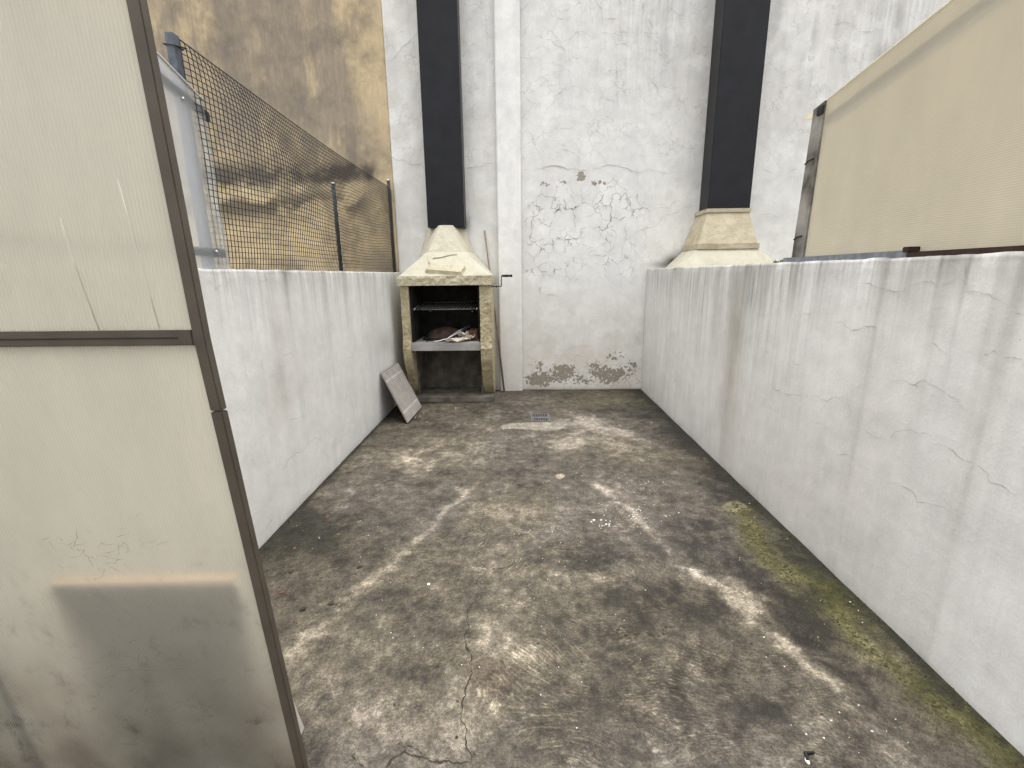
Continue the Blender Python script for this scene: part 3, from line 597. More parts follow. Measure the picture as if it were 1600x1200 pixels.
def bbq_body(root, dx=0):
    b = MB(); b.box(-1.375+dx, -.345+dx, 5.36, 5.955, 0, .065); child(b.build('base_slab', MAT['base'], None, False, .006), root)
    jamb(root, -1.381, -1.287, dx); jamb(root, -.476, -.346, dx)
    b = MB(); b.box(-1.286+dx, -.477+dx, 5.86, 5.90, .066, .64); child(b.build('lower_back', MAT['inner']), root)
    b = MB(); b.box(-1.286+dx, -.477+dx, 5.86, 5.90, .742, 1.39); child(b.build('firebox_back', MAT['soot']), root)
    for a, c in ((-1.2865, -1.262), (-.501, -.4765)):
        b = MB(); b.box(a+dx, c+dx, 5.335, 5.858, .742, 1.388); child(b.build('firebox_side', MAT['soot']), root)
        b = MB(); b.box(a+dx, c+dx, 5.50, 5.858, .067, .64); child(b.build('lower_side', MAT['inner']), root)
    b = MB(); b.box(-1.286+dx, -.477+dx, 5.275, 5.90, .645, .738); child(b.build('shelf', MAT['shelf'], None, False, .005), root)
bbq = empty('barbecue', (-.865, 5.6, 0))
tag(bbq, 'cream stone barbecue with open firebox and papers on its shelf, in the yard corner', 'barbecue')
bbq_body(bbq)
# hood: rough lip, spreading skirt, faceted upper part
yb = 5.962
r0 = [(-1.398, 5.262, 1.392), (-.334, 5.262, 1.392), (-.334, yb, 1.392), (-1.398, yb, 1.392)]
r1 = [(x, y, 1.495) for x, y, z in r0]
v, f = loft([r0, r1], 60, 8, .013, 32, 2, lambda V: 1.*(V[:, 1] < yb-.02)); child(mesh_obj('hood_lip', v, f, MAT['hood_edge']), bbq)
ra = [(-1.382, 5.275, 1.497), (-.346, 5.275, 1.497), (-.346, yb, 1.497), (-1.382, yb, 1.497)]
def hp(p, y): q = hit(p[0], p[1], 1, y); return (q[0], q[1], q[2])
fl, frr = hp((669, 393), 5.52), hp((725, 394), 5.52); bl, br = hp((652, 400), yb), hp((741, 390), yb)
zc = fl[2]
rb = [fl, (frr[0], frr[1], zc), (br[0], yb, zc), (-1.26, yb, zc)]
tl, tr2 = hp((688, 352), 5.70), hp((704, 352), 5.70); zl = tl[2]
rc = [tl, (tr2[0], tr2[1], zl), (-.69, yb, zl), (-1.158, yb, zl)]
v, f = loft([ra, rb], 18, 12, .003, 12, 4); child(mesh_obj('hood_skirt', v, f, MAT['hood_smooth']), bbq)
v, f = loft([[(x, y, z+.0015) for x, y, z in rb], rc], 18, 14, .005, 24, 6); child(mesh_obj('hood_top', v, f, MAT['hood']), bbq)
# raised stone ledge and ribs moulded on the skirt
def on_skirt(px_, py_, lift=0):
    o = np.array([0, 0, CAMH]); d = CF+CR*(px_-800)/FPX-CU*(py_-600)/FPX
    n = np.cross(np.array([1., 0, 0]), np.array([0, fl[1]-5.275, zc-1.497])); n /= np.linalg.norm(n); n = n if n[1] < 0 else -n
    p0 = np.array([0, 5.275, 1.497]); k = ((p0-o)@n)/(d@n); return o+d*k+n*lift
rel = [on_skirt(*p) for p in [(664, 427), (722, 431), (728, 419), (668, 418)]]
rel2 = [on_skirt(p[0], p[1], .034) for p in [(666, 424), (720, 428), (727, 418), (670, 416)]]
v, f = loft([rel, rel2], 12, 3, .004, 30, 9); child(mesh_obj('hood_ledge', v, f, MAT['hood_edge']), bbq)
for pts in ([(676, 404), (690, 402), (705, 398), (714, 398)], [(669, 400), (670, 407), (671, 414)]):
    b = MB(); b.tube([on_skirt(a, c, .004) for a, c in pts], [.008, .010, .010, .006][:len(pts)], 6); child(b.build('hood_rib', MAT['hood_smooth'], None, True), bbq)
b = MB(); b.box(-1.112, -.672, 5.745, 5.955, zl-.02, 6.6); child(b.build('flue', MAT['flue'], None, False, .004), bbq)
# crank for the grill
b = MB(); b.tube([(-.36, 5.34, 1.372), (-.228, 5.34, 1.372), (-.226, 5.34, 1.378), (-.225, 5.34, 1.487), (-.215, 5.34, 1.49)], .0055, 8); cr = b.build('crank', MAT['dark_steel'], None, True); child(cr, bbq)
b = MB(); b.tube([(-.222, 5.34, 1.489), (-.205, 5.34, 1.489), (-.17, 5.34, 1.489), (-.13, 5.34, 1.489), (-.108, 5.34, 1.489), (-.1, 5.34, 1.489)], [.009, .013, .0155, .012, .0165, .011], 12); h = b.build('handle', MAT['black'], None, True); child(h, bbq); h.parent = cr; h.matrix_parent_inverse = Matrix()
b = MB(); b.tube([(-.29, 5.34, 1.372), (-.278, 5.34, 1.372)], .014, 6); h = b.build('lock_nut', MAT['dark_steel']); h.parent = cr
# grill rack
rk = MB(); rk.tube([(-1.258, 5.37, 1.118), (-.505, 5.37, 1.118)], .007, 8); rk.tube([(-1.258, 5.80, 1.175), (-.505, 5.80, 1.175)], .007, 8)
rk.tube([(-1.258, 5.36, 1.118), (-1.258, 5.81, 1.176)], .006, 8); rk.tube([(-.505, 5.36, 1.118), (-.505, 5.81, 1.176)], .006, 8)
rack = rk.build('grill_rack', MAT['grill'], None, True); child(rack, bbq)
for i in range(18):
    x = -1.245+i*.0405; b = MB(); b.tube([(x, 5.37, 1.129), (x+.045, 5.80, 1.186)], .0048, 6); o = b.build('bar', MAT['grill'], None, True); o.parent = rack
for x in (-1.243, -.52):
    b = MB(); b.tube([(x, 5.352, 1.105), (x, 5.347, 1.12), (x+.012, 5.347, 1.135)], .007, 6); o = b.build('hook', MAT['chrome'], None, True); o.parent = rack
for x in (-1.16, -.62):
    b = MB(); b.tube([(x-.016, 5.853, 1.06), (x+.016, 5.853, 1.06)], .008, 8); child(b.build('bracket', MAT['chrome'], None, True), bbq)

# the neighbour's barbecue beyond the right wall
bb2 = empty('barbecue', (2.33, 5.6, 0))
tag(bb2, 'tan barbecue hood with dark flue rising behind the streaked right-hand yard wall', 'barbecue')
bbq_body(bb2, 3.195)
b = MB(); b.box(1.86, 2.80, 5.262, yb, 1.392, 1.46); child(b.build('hood_lip', MAT['hood_edge'], None, False, .006), bb2)
def ring(x0, x1, y, z, e=0): return [(x0-e, y-e, z), (x1+e, y-e, z), (x1+e, yb, z), (x0-e, yb, z)]
# front corners read from the photograph on the plane of each ring's front
y1, y2 = 5.47, 5.60
a1 = hit(1091, 388, 1, y1); a2 = hit(1183, 388, 1, y1); t1_ = hit(1106, 328, 1, y2); t2_ = hit(1171, 327, 1, y2)
z1_, z2_ = a1[2], t1_[2]
v, f = loft([ring(1.70, 3.0, 5.28, 1.462), ring(a1[0]-.01, a2[0]+.01, y1, z1_-.012)], 12, 8, .003, 14, 21); child(mesh_obj('hood_skirt', v, f, MAT['hood_smooth']), bb2)
v, f = loft([ring(a1[0], a2[0], y1, z1_-.010, .016), ring(a1[0], a2[0], y1, z1_+.05, .016)], 18, 3, .007, 24, 22); child(mesh_obj('lower_moulding', v, f, MAT['hood2']), bb2)
v, f = loft([ring(a1[0], a2[0], y1+.005, z1_+.051), ring(t1_[0], t2_[0], y2, z2_-.03)], 14, 10, .004, 26, 23); child(mesh_obj('hood_top', v, f, MAT['hood2']), bb2)
v, f = loft([ring(t1_[0], t2_[0], y2, z2_-.029, .014), ring(t1_[0], t2_[0], y2, z2_+.012, .014)], 16, 3, .006, 24, 24); child(mesh_obj('upper_moulding', v, f, MAT['hood2']), bb2)
fx = hit(1106, 322, 1, 5.69)[0]; fx2 = hit(1172, 322, 1, 5.69)[0]
b = MB(); b.box(fx, fx2, 5.69, 5.955, z2_-.02, 6.6); child(b.build('flue', MAT['flue'], None, False, .004), bb2)

# ------------------------------------------------------------------ things on the barbecue shelf
SZ = .7385
def revolve(prof, cx, cy, cz, n=28, sx=1, sy=1):
    V = []; F = []
    for r, z in prof:
        for j in range(n): a = 2*math.pi*j/n; V.append((cx+r*math.cos(a)*sx, cy+r*math.sin(a)*sy, cz+z))
    m = len(prof)
    for i in range(m-1):
        for j in range(n): a = i*n+j; c = i*n+(j+1) % n; F.append((a, c, c+n, a+n))
    F.append(tuple(range((m-1)*n, m*n))); F.append(tuple(reversed(range(n)))); return V, F
v, f = revolve([(.20, 0), (.235, .015), (.24, .03), (.225, .06), (.18, .105), (.12, .135), (.05, .15), (.02, .152)], -.93, 5.60, SZ, 30, 1, .8)
tag(mesh_obj('clay_lid', v, f, MAT['clay'], None, True), 'brown domed clay cooking lid lying on the barbecue shelf', 'lid')
b = MB(); b.tube([(-.93+.27*math.cos(a), 5.57+.17*math.sin(a), SZ+.012+.05*max(0, math.sin(a))) for a in np.linspace(math.radians(140), math.radians(400), 26)], .008, 6)
tag(b.build('wire_hoop', MAT['black'], None, True), 'bent black wire hoop around the clay lid', 'wire')
tg = empty('tongs', (-.9, 5.36, SZ)); tag(tg, 'long steel tongs lying slanted in front of the clay lid', 'tongs')
for d0, d1 in ((0, 0), (.028, .018)):
    b = MB(); b.tube([(-1.12, 5.33+d0, SZ+.008), (-.99, 5.335+d0, SZ+.010), (-.88, 5.37+d0, SZ+.035), (-.76, 5.43+d0, SZ+.095+d1), (-.61, 5.50+d0, SZ+.165+d1)], [.007, .007, .006, .0055, .005], 8)
    child(b.build('arm', MAT['chrome'], None, True), tg)
def crumple(cx, cy, cz, w, d, seed, lift, name, label, rot=0, hang=0):
    n = 14; V = []; F = []
    for i in range(n):
        for j in range(n):
            u, w_ = i/(n-1)-.5, j/(n-1)-.5
            e = 1+.35*(float(vnoise(u*4+seed, w_*4))-.5)
            x, y = u*w*e, w_*d*e
            z = lift*float(fbm(u*3.1+seed, w_*3.1, seed, 3))+lift*.9*abs(u)**1.5
            if hang and w_ < -.1: y += (-.1-w_)*d*.4; z -= 0
            V.append((cx+x*math.cos(rot)-y*math.sin(rot), cy+x*math.sin(rot)+y*math.cos(rot), z))
    lo = min(p[2] for p in V); V = [(x, y, z-lo+cz) for x, y, z in V]
    for i in range(n-1):
        for j in range(n-1): a = i*n+j; F.append((a, a+n, a+n+1, a+1))
    o = mesh_obj(name, V, F, MAT['paper']); m = o.modifiers.new('thickness', 'SOLIDIFY'); m.thickness = .0015; m.offset = 1
    return tag(o, label, 'paper')
crumple(-.76, 5.335, SZ+.001, .24, .13, 3, .075, 'crumpled_paper', 'crumpled cream paper on the front edge of the barbecue shelf', .2)
crumple(-.66, 5.45, SZ+.001, .16, .18, 8, .16, 'crumpled_paper', 'folded tan paper sheet standing behind the cream crumpled paper', .8)
b = MB(); b.box(-.635, -.525, 5.47, 5.70, SZ, SZ+.12); tag(b.build('brick', MAT['brick'], None, False, .008), 'burnt brown brick on the shelf beside the right stone pier', 'brick')
# ------------------------------------------------------------------ stick between barbecue and pilaster
p0 = hit(788, 613, 1, 5.90); p1 = hit(757, 360, 1, 5.955); p0 = np.array([p0[0], 5.88, .004]); pm = (p0+p1)/2+np.array([.006, 0, 0])
b = MB(); b.tube([p0, pm, p1], [.0115, .010, .008], 8); tag(b.build('wooden_stick', MAT['stick'], None, True), 'long thin wooden stick leaning on the white wall between barbecue and pilaster', 'stick')
# ------------------------------------------------------------------ ribbed tile leaning on the left wall
bA, bB = np.array([-1.202, 4.54, .002]), np.array([-1.182, 5.13, .002]); tA = np.array([-1.494, 4.70, .505]); tB = tA+(bB-bA)
rt = empty('ribbed_slab', tuple((bA+bB)/2)); tag(rt, 'ribbed grey slab leaning against the left wall beside the barbecue', 'slab')
ex = (bB-bA)/np.linalg.norm(bB-bA); ez = (tA-bA); Lh = np.linalg.norm(ez); ez /= Lh; en = np.cross(ex, ez); en /= np.linalg.norm(en); en = en if en[0] > 0 else -en
Ls = np.linalg.norm(bB-bA)
def sl_(u, w, d): return tuple(bA+ex*u+ez*w+en*d)
def slab_box(mb, u0, u1, w0, w1, d0, d1):
    mb.hexa([sl_(u0, w0, d0), sl_(u1, w0, d0), sl_(u1, w1, d0), sl_(u0, w1, d0)], [sl_(u0, w0, d1), sl_(u1, w0, d1), sl_(u1, w1, d1), sl_(u0, w1, d1)])
MAT['slab'] = simple('slab_grey', (.25, .225, .205), .8, .12, 14, .2, .003, 80)
MAT['slab_band'] = simple('slab_band', (.47, .44, .41), .8, .12, 14)
MAT['slab_rib'] = simple('slab_rib', (.37, .345, .315), .8, .12, 14, .2, .003, 80)
b = MB(); slab_box(b, 0, Ls, 0, Lh, .0, .014); child(b.build('slab_body', MAT['slab'], None, False, .002), rt)
for i in range(26):
    w0 = Lh*.018+i*(Lh*.965/26); big = i in (4, 21)
    b = MB(); slab_box(b, .008, Ls-.008, w0, w0+Lh*.965/26*(.9 if big else .66), .0145, .019); child(b.build('rib', MAT['slab_rib' if not big else 'slab_band']), rt)
# ------------------------------------------------------------------ floor drain
da, db_ = hit(830, 659, 2, 0), hit(858, 647, 2, 0)
x0, x1, y0, y1_ = da[0], db_[0], da[1], db_[1]; zf = .004
dr = empty('floor_drain', ((x0+x1)/2, (y0+y1_)/2, zf)); tag(dr, 'small square steel drain grate set in the concrete floor', 'drain')
b = MB(); b.box(x0+.01, x1-.01, y0+.01, y1_-.01, zf-.012, zf-.004); child(b.build('sump', MAT['black']), dr)
b = MB(); w = .016
for a in ((x0, x1, y0, y0+w), (x0, x1, y1_-w, y1_), (x0, x0+w, y0+w, y1_-w), (x1-w, x1, y0+w, y1_-w)): b.box(*a, zf-.01, zf+.004)
child(b.build('frame', MAT['drain']), dr)
for i in range(7):
    xx = x0+.022+i*(x1-x0-.052)/6
    for ya, yc in ((y0+w+.004, (y0+y1_)/2-.022), ((y0+y1_)/2+.022, y1_-w-.004)):
        b = MB(); b.box(xx, xx+.009, ya, yc, zf-.006, zf+.003); child(b.build('grate_bar', MAT['drain']), dr)
b = MB(); b.box(x0+w, x1-w, (y0+y1_)/2-.022, (y0+y1_)/2+.022, zf-.006, zf+.003); child(b.build('cross_bar', MAT['drain']), dr)

# ------------------------------------------------------------------ fluted screen beside the camera
def ysh(z): return .92-(z-1.38)*.035 if z >= 1.38 else .92+(1.38-z)*.09
scr = empty('folding_screen', (-1.07, ysh(0), 0)); tag(scr, 'tall screen of two fluted translucent panels in a brown metal frame', 'screen')
XS, SW, SD = -.6475, .0245, .021
def bar(zs, x0, x1, d0, d1, name, mat, bev=.002, grow=None):
    b = MB(); n = len(zs)
    V = []; F = []
    for z in zs: y = ysh(z); V += [(x0, y+d0, z), (x1, y+d0, z), (x1, y+d1, z), (x0, y+d1, z)]
    for i in range(n-1):
        for j in range(4): a = i*4+j; c = i*4+(j+1) % 4; F.append((a, c, c+4, a+4))
    F.append((3, 2, 1, 0)); k = 4*(n-1); F.append((k, k+1, k+2, k+3)); b.add(V, F)
    return child(b.build(name, mat, None, False, bev), scr)
bar([1.222, 1.38, 2.45], XS-SW, XS, 0, SD, 'stile', MAT['frame'])
bar([0, 1.219], XS-SW-.0005, XS+.0005, 0, SD, 'stile', MAT['frame'])
bar([0, 1.38, 2.45], -1.468, -1.440, .0135, .045, 'stile', MAT['frame'])
bar([0, 1.38, 2.45], -1.83, -1.801, 0, .03, 'stile', MAT['frame'])
bar([1.3665, 1.3975], -1.80, XS-SW-.001, 0, SD, 'rail', MAT['frame'])
bar([2.42, 2.449], -1.80, XS-SW-.001, 0, SD, 'rail', MAT['frame'])
bar([.0, .03], -1.80, XS-SW-.001, 0, SD, 'rail', MAT['frame'])
bar([1.3815, 1.3835], -1.2, XS-.055, -.0015, .001, 'groove', MAT['black'], 0)
bar([1.398, 2.419], -1.80, XS-SW-.001, .006, .012, 'panel', MAT['panel'], 0)
bar([.031, 1.366], -1.80, XS-SW-.001, .006, .012, 'panel', MAT['panel'], 0)
MAT['crease'] = simple('crease', (.66, .645, .575), .6)
# scratches pressed into the upper panel
for pts in ([(95, 340), (112, 405), (150, 516)], [(186, 280), (208, 370), (230, 455), (245, 513)]):
    b = MB(); b.tube([tuple(hit(a, c, 1, .918))[:1]+(ysh(hit(a, c, 1, .918)[2])+.0055, hit(a, c, 1, .918)[2]) for a, c in pts], .0009, 6); child(b.build('crease', MAT['crease'], None, True), scr)
# scuffs and rubbed dirt on the lower panel
MAT['scuff'] = simple('scuff', (.30, .27, .22), .9, .3, 40)
def on_panel(a, c):
    q = hit(a, c, 1, .95); q = hit(a, c, 1, ysh(q[2])+.005); q = hit(a, c, 1, ysh(q[2])+.005); return q[[0, 2]]
random.seed(23); sf = MB()
for cx, cy, sx_, sy_, n, ln in [(170, 868, 34, 16, 26, 16), (200, 1045, 40, 14, 18, 14), (235, 1110, 30, 12, 22, 14), (140, 850, 60, 30, 10, 8), (210, 1050, 70, 40, 14, 6)]:
    for k in range(n):
        a, c = cx+random.gauss(0, sx_), cy+random.gauss(0, sy_); an = random.uniform(-.7, .4); pts = [(a, c)]
        for i in range(3): an += random.uniform(-.6, .6); pts.append((pts[-1][0]+math.cos(an)*ln*random.uniform(.3, .8), pts[-1][1]+math.sin(an)*ln*random.uniform(.3, .8)))
        ribbon(sf, wander([on_panel(*p) for p in pts], .15, 2), random.uniform(.0007, .0016), lambda x, z: (x, ysh(z)+.0052, z))
ribbon(sf, wander([on_panel(*p) for p in [(175, 1050), (215, 1046), (260, 1048), (292, 1045)]], .05, 3), .0016, lambda x, z: (x, ysh(z)+.0052, z))
tag(child(sf.build('scuff_mark', MAT['scuff']), scr), kind='stuff')
# board leaning behind the screen
bd = empty('leaning_board', (-.98, 1.2, 0)); tag(bd, 'board with pale wooden top edge leaning behind the lower screen panel', 'board')
zt = .735; yt = ysh(zt)+.0145
A = [(-1.196, yt, zt), (-.722, yt, zt+.012), (-.755, 1.212, .003), (-1.21, 1.212, .003)]
def off(p, t=.022): k = math.hypot(zt, 1.212-yt); return (p[0], p[1]+t*zt/k, p[2]+t*(1.212-yt)/k)
b = MB(); b.hexa(A, [off(p) for p in A]); child(b.build('face', MAT['board'], None, False, .001), bd)
b = MB(); e0 = [A[0], A[1], off(A[1]), off(A[0])]; b.hexa([(p[0], p[1], p[2]+.0005) for p in e0], [(p[0], p[1], p[2]+.017) for p in e0]); child(b.build('top_edge', MAT['board_edge']), bd)
b = MB(); e1 = [A[1], A[2], off(A[2]), off(A[1])]; b.hexa([(p[0]+.0005, p[1], p[2]) for p in e1], [(p[0]+.006, p[1], p[2]) for p in e1]); child(b.build('side_edge', MAT['tape']), bd)

# ------------------------------------------------------------------ netting fence on the left wall
def post(name, x, y, z0, z1, r, mat, label, hook=False, lean=0):
    root = empty(name, (x, y, z0)); tag(root, label, 'post')
    b = MB(); b.tube([(x, y, z0), (x+lean, y, z1)], r, 10); child(b.build('pipe', mat, None, True), root)
    b = MB(); b.tube([(x, y, z0), (x, y, z0+.022)], r*1.7, 10); child(b.build('foot', mat, None, True), root)
    if hook:
        b = MB(); b.tube([(x+lean, y, z1-.002), (x+lean, y, z1+.014)], r*1.15, 10); child(b.build('cap', MAT['chrome'], None, True), root)
    return root
XN = XL-.06; WT = HL-.016
post('fence_post', XN-.028, 4.16, WT, 2.265, .0165, MAT['dark_steel'], 'shorter dark metal pipe post in the middle of the netting', True)
post('fence_post', XN-.03, 5.93, WT, 2.62, .019, MAT['dark_steel'], 'dark metal pipe post with bright cap where netting meets white wall', True)
pa = empty('fence_post', (XN-.03, 2.405, WT)); tag(pa, 'grey galvanised angle post at the edge of the plastic film windbreak', 'post')
b = MB(); b.box(XN-.028, XN-.023, 2.385, 2.43, WT, 2.60); b.box(XN-.06, XN-.0285, 2.385, 2.39, WT, 2.60); child(b.build('angle_bar', MAT['post_steel']), pa)
b = MB(); b.tube([(XN-.018, 2.375, 2.545), (XN-.018, 2.44, 2.55), (XN-.065, 2.44, 2.552), (XN-.065, 2.375, 2.55), (XN-.018, 2.372, 2.542), (XN-.01, 2.45, 2.56)], .0035, 5); child(b.build('tie', MAT['black'], None, True), pa)
nm = MB(); NS, NT = 118, 36; ya, ye = 2.40, 5.925
SS, TT = np.meshgrid(np.linspace(0, 1, NS), np.linspace(0, 1, NT), indexing='ij')
zt_ = 2.575-.035*SS-.05*np.sin(np.pi*SS)*.6-.03*sst(.93, 1., SS)
zb = WT+.018
gat = TT**(1.0-.12*SS)
wave = .055*(fbm(SS*5, TT*2.2, 501, 3)-.5)*np.sin(np.pi*np.clip(TT, 0, 1))
Zn = zb+(zt_-zb)*gat+wave-.10*np.exp(-((SS-.28-.5*(1-TT))/.16)**2)*np.sin(np.pi*TT)*.3
fold = .075*fbm(SS*3.2+TT*1.4, TT*1.6+3, 511, 2)+.05*np.exp(-((SS-.05-.42*(1-TT))/.13)**2)
Xn = XN-.004+(fold*np.sin(np.pi*TT)**.7*np.sin(np.pi*np.clip(SS*1.02, 0, 1))**.4)
Yn = ya+(ye-ya)*SS+.05*(fbm(SS*7, TT*3, 521, 3)-.5)*np.sin(np.pi*SS)+.035*TT*np.sin(SS*9)*np.sin(np.pi*SS)
Pn = np.stack([Xn, Yn, Zn], 2)
for i in range(NS): nm.tube([Pn[i, j] for j in range(NT)], .0021, 4, False)
for j in range(NT): nm.tube([Pn[i, j] for i in range(NS)], .0021 if j < NT-1 else .003, 4, False)
net = nm.build('netting', MAT['net'], None, True); tag(net, 'black square-mesh plastic netting strung along the left wall top', 'netting')
# ------------------------------------------------------------------ plastic film windbreak
wb = empty('film_windbreak', (XL-.05, 1.7, HL)); tag(wb, 'milky plastic film windbreak screwed to grey rails on the left wall', 'windbreak')
xf = XL-.052
nS, nZ = 50, 30; V = []; F = []; bot = HL-.004
for i in range(nS):
    for j in range(nZ):
        f_ = i/(nS-1); y = 1.12+(2.508-1.12)*f_; ztop = 2.345+.335*(2.508-y); z = bot+(ztop-bot)*j/(nZ-1)
        y2_ = y+f_*(-.018*(j/(nZ-1))); d = .010*(float(vnoise(y*1.4+z*.6, z*16, 7))-.5)*(.3+.7*np.sin(np.pi*j/(nZ-1)))
        V.append((xf+d, y2_, z))
for i in range(nS-1):
    for j in range(nZ-1): a = i*nZ+j; F.append((a, a+nZ, a+nZ+1, a+1))
o = mesh_obj('film', V, F, MAT['film'], None, True); m = o.modifiers.new('thickness', 'SOLIDIFY'); m.thickness = .0015; child(o, wb)
def rail(y0, z0, y1, z1, h, name): 
    b = MB(); b.hexa([(xf-.010, y0, z0), (xf-.010, y1, z1), (xf-.010, y1, z1+h), (xf-.010, y0, z0+h)], [(xf-.028, y0, z0), (xf-.028, y1, z1), (xf-.028, y1, z1+h), (xf-.028, y0, z0+h)]); child(b.build(name, MAT['dark_steel']), wb)
rail(1.12, 1.608, 2.50, 1.608, .042, 'rail'); rail(1.12, 2.582, 2.54, 2.27, .042, 'rail')
b = MB(); b.hexa([(xf-.0105, 2.36, WT+.02), (xf-.0105, 2.40, WT+.02), (xf-.0105, 2.40, 2.2), (xf-.0105, 2.36, 2.2)], [(xf-.024, 2.36, WT+.02), (xf-.024, 2.40, WT+.02), (xf-.024, 2.40, 2.2), (xf-.024, 2.36, 2.2)])
b = None
for p in ((286, 154), (338.5, 393), ):
    q = hit(p[0], p[1], 0, xf+.006); b = MB(); b.tube([(xf-.01, q[1], q[2]), (xf+.009, q[1], q[2]), (xf+.012, q[1], q[2])], [.007, .007, .004], 10); child(b.build('screw', MAT['chrome'], None, True), wb)
b = MB(); q = [(xf+.003, 1.12, 2.345+.335*(2.508-1.12)), (xf+.003, 2.49, 2.351)]
b.tube(q, .005, 6); child(b.build('top_hem', MAT['tape'], None, True), wb)

# ------------------------------------------------------------------ neighbour's beige lean-to on the right wall
lt = empty('lean_to', (XR+.08, 1.4, HR)); tag(lt, 'beige fluted plastic lean-to standing on the streaked right wall', 'lean-to')
XP = XR+.08; WR = HR-.016
def roofz(y): return 2.395+.15*(2.9-y)
b = MB(); b.hexa([(XP-.003, 2.85, 1.545), (XP-.003, -1.2, 1.545), (XP-.003, -1.2, roofz(-1.2)-.0105), (XP-.003, 2.84, roofz(2.84)-.0105)], [(XP+.005, 2.85, 1.545), (XP+.005, -1.2, 1.545), (XP+.005, -1.2, roofz(-1.2)-.012), (XP+.005, 2.84, roofz(2.84)-.012)])
child(b.build('side_sheet', MAT['side_sheet']), lt)
pe_ = [(2.818, WR), (2.938, WR), (2.90, roofz(2.9)-.012), (2.80, roofz(2.8)-.012)]
b = MB(); b.hexa([(XP-.014, y, z) for y, z in pe_], [(XP-.0035, y, z) for y, z in pe_]); child(b.build('end_post', MAT['post'], None, False, .002), lt)
b = MB(); rr = [(XP-.006, 3.02, roofz(3.02)-.01), (XP-.006, -1.2, roofz(-1.2)-.01), (XP+2.4, -1.2, roofz(-1.2)-.01), (XP+2.4, 3.02, roofz(3.02)-.01)]
b.hexa(rr, [(x, y, z+.005) for x, y, z in rr]); child(b.build('roof_sheet', MAT['roof_sheet']), lt)
for dz, hh in ((-.135, .045),):
    b = MB(); b.hexa([(XP+.006, 2.80, roofz(2.8)+dz), (XP+.006, -1.2, roofz(-1.2)+dz), (XP+.006, -1.2, roofz(-1.2)+dz+hh), (XP+.006, 2.80, roofz(2.8)+dz+hh)], [(XP+.046, 2.80, roofz(2.8)+dz), (XP+.046, -1.2, roofz(-1.2)+dz), (XP+.046, -1.2, roofz(-1.2)+dz+hh), (XP+.046, 2.80, roofz(2.8)+dz+hh)]); child(b.build('rafter', MAT['brown_bar']), lt)
b = MB(); b.box(XP-.045, XP-.015, 2.03, 2.97, WR, 1.581); child(b.build('sill_rail', MAT['steel'], None, False, .002), lt)
b = MB(); b.box(XP-.05, XP-.015, -1.2, 2.026, WR, 1.573); child(b.build('sill_rail', MAT['brown_bar'], None, False, .003), lt)
b = MB(); b.box(XP-.058, XP-.012, 2.005, 2.045, 1.572, 1.594); child(b.build('rail_clip', MAT['brown_bar'], None, False, .003), lt)
for p, dx_ in (((1268, 250), 1), ((1250, 370), 1)):
    q = hit(p[0], p[1], 0, XP-.016); b = MB(); b.tube([(XP-.015, q[1]-.02, q[2]+.005), (XP-.022, q[1]+.02, q[2]), (XP-.02, q[1]+.055, q[2]-.012)], .004, 6); child(b.build('cable_tie', MAT['black'], None, True), lt)
b = MB(); b.box(XP-.022, XP-.0145, 2.80, 2.85, roofz(2.83)-.07, roofz(2.83)-.03); child(b.build('bracket', MAT['black']), lt)
# weed growing behind the wall at the sheet's end
wd = empty('weed', (XP+.01, 3.02, WR)); tag(wd, 'small green weed on the right wall top beside the beige sheet', 'weed')
for k in range(9):
    a = random.uniform(0, 6.28); L_ = random.uniform(.03, .055); c = np.array([XP-.02+random.uniform(-.02, .02), 3.02+random.uniform(-.06, .07), WR+.004]); t_ = c+np.array([math.cos(a)*L_, math.sin(a)*L_, random.uniform(.02, .05)])
    s_ = np.cross(t_-c, (0, 0, 1.)); s_ = s_/np.linalg.norm(s_)*L_*.35; m_ = (c+t_)/2+np.array([0, 0, .008])
    b = MB(); b.add([c, m_+s_, t_, m_-s_, m_+np.array([0, 0, -.004])], [(0, 4, 1), (1, 4, 2), (2, 4, 3), (3, 4, 0)]); child(b.build('leaf', MAT['leaf']), wd)

# ------------------------------------------------------------------ moss cushions and grit
rg = np.random.default_rng(4); mm = MB(); gt = MB()
pr = (moss[:, 0]**2)*(py > 700)*(px > 1100)*np.gradient(ys)[:, None].repeat(nx, 1).ravel(); pr = pr/pr.sum()
def lump(mb, x, y, r_, h_, n=6):
    z = floor_z(x, y)-.001; a0 = random.uniform(0, 6)
    P = [(x+r_*random.uniform(.7, 1.2)*math.cos(a0+6.283*j/n), y+r_*random.uniform(.7, 1.2)*math.sin(a0+6.283*j/n), z) for j in range(n)]
    Q = [(x+(a-x)*.6, y+(b_-y)*.6, z+h_*random.uniform(.6, 1)) for a, b_, c_ in P]
    mb.add(P+Q+[(x, y, z+h_*1.15)], [(j, (j+1) % n, n+(j+1) % n, n+j) for j in range(n)]+[(n+j, n+(j+1) % n, 2*n) for j in range(n)])
for i in rg.choice(len(px), 1300, p=pr):
    lump(mm, gx[i]+random.uniform(-.01, .01), gy[i]+random.uniform(-.01, .01), random.uniform(.003, .010), random.uniform(.0015, .0045))
tag(mm.build('moss', simple('moss', (.062, .056, .022), .95, .5, 25, .6, .003, 200), None, True), 'low olive green moss cushions along the right wall foot', 'moss', None, 'stuff')
pr = (.12+crackle+.5*np.exp(-np.maximum(gx-XL, 0)/.12)+.5*np.exp(-np.maximum(XR-gx, 0)/.12))*(gy > .9)*np.gradient(ys)[:, None].repeat(nx, 1).ravel()*(gx > XL)*(gx < XR); pr = pr/pr.sum()
for i in rg.choice(len(px), 1800, p=pr):
    lump(gt, gx[i], gy[i], random.uniform(.0012, .0045), random.uniform(.001, .003), 5)
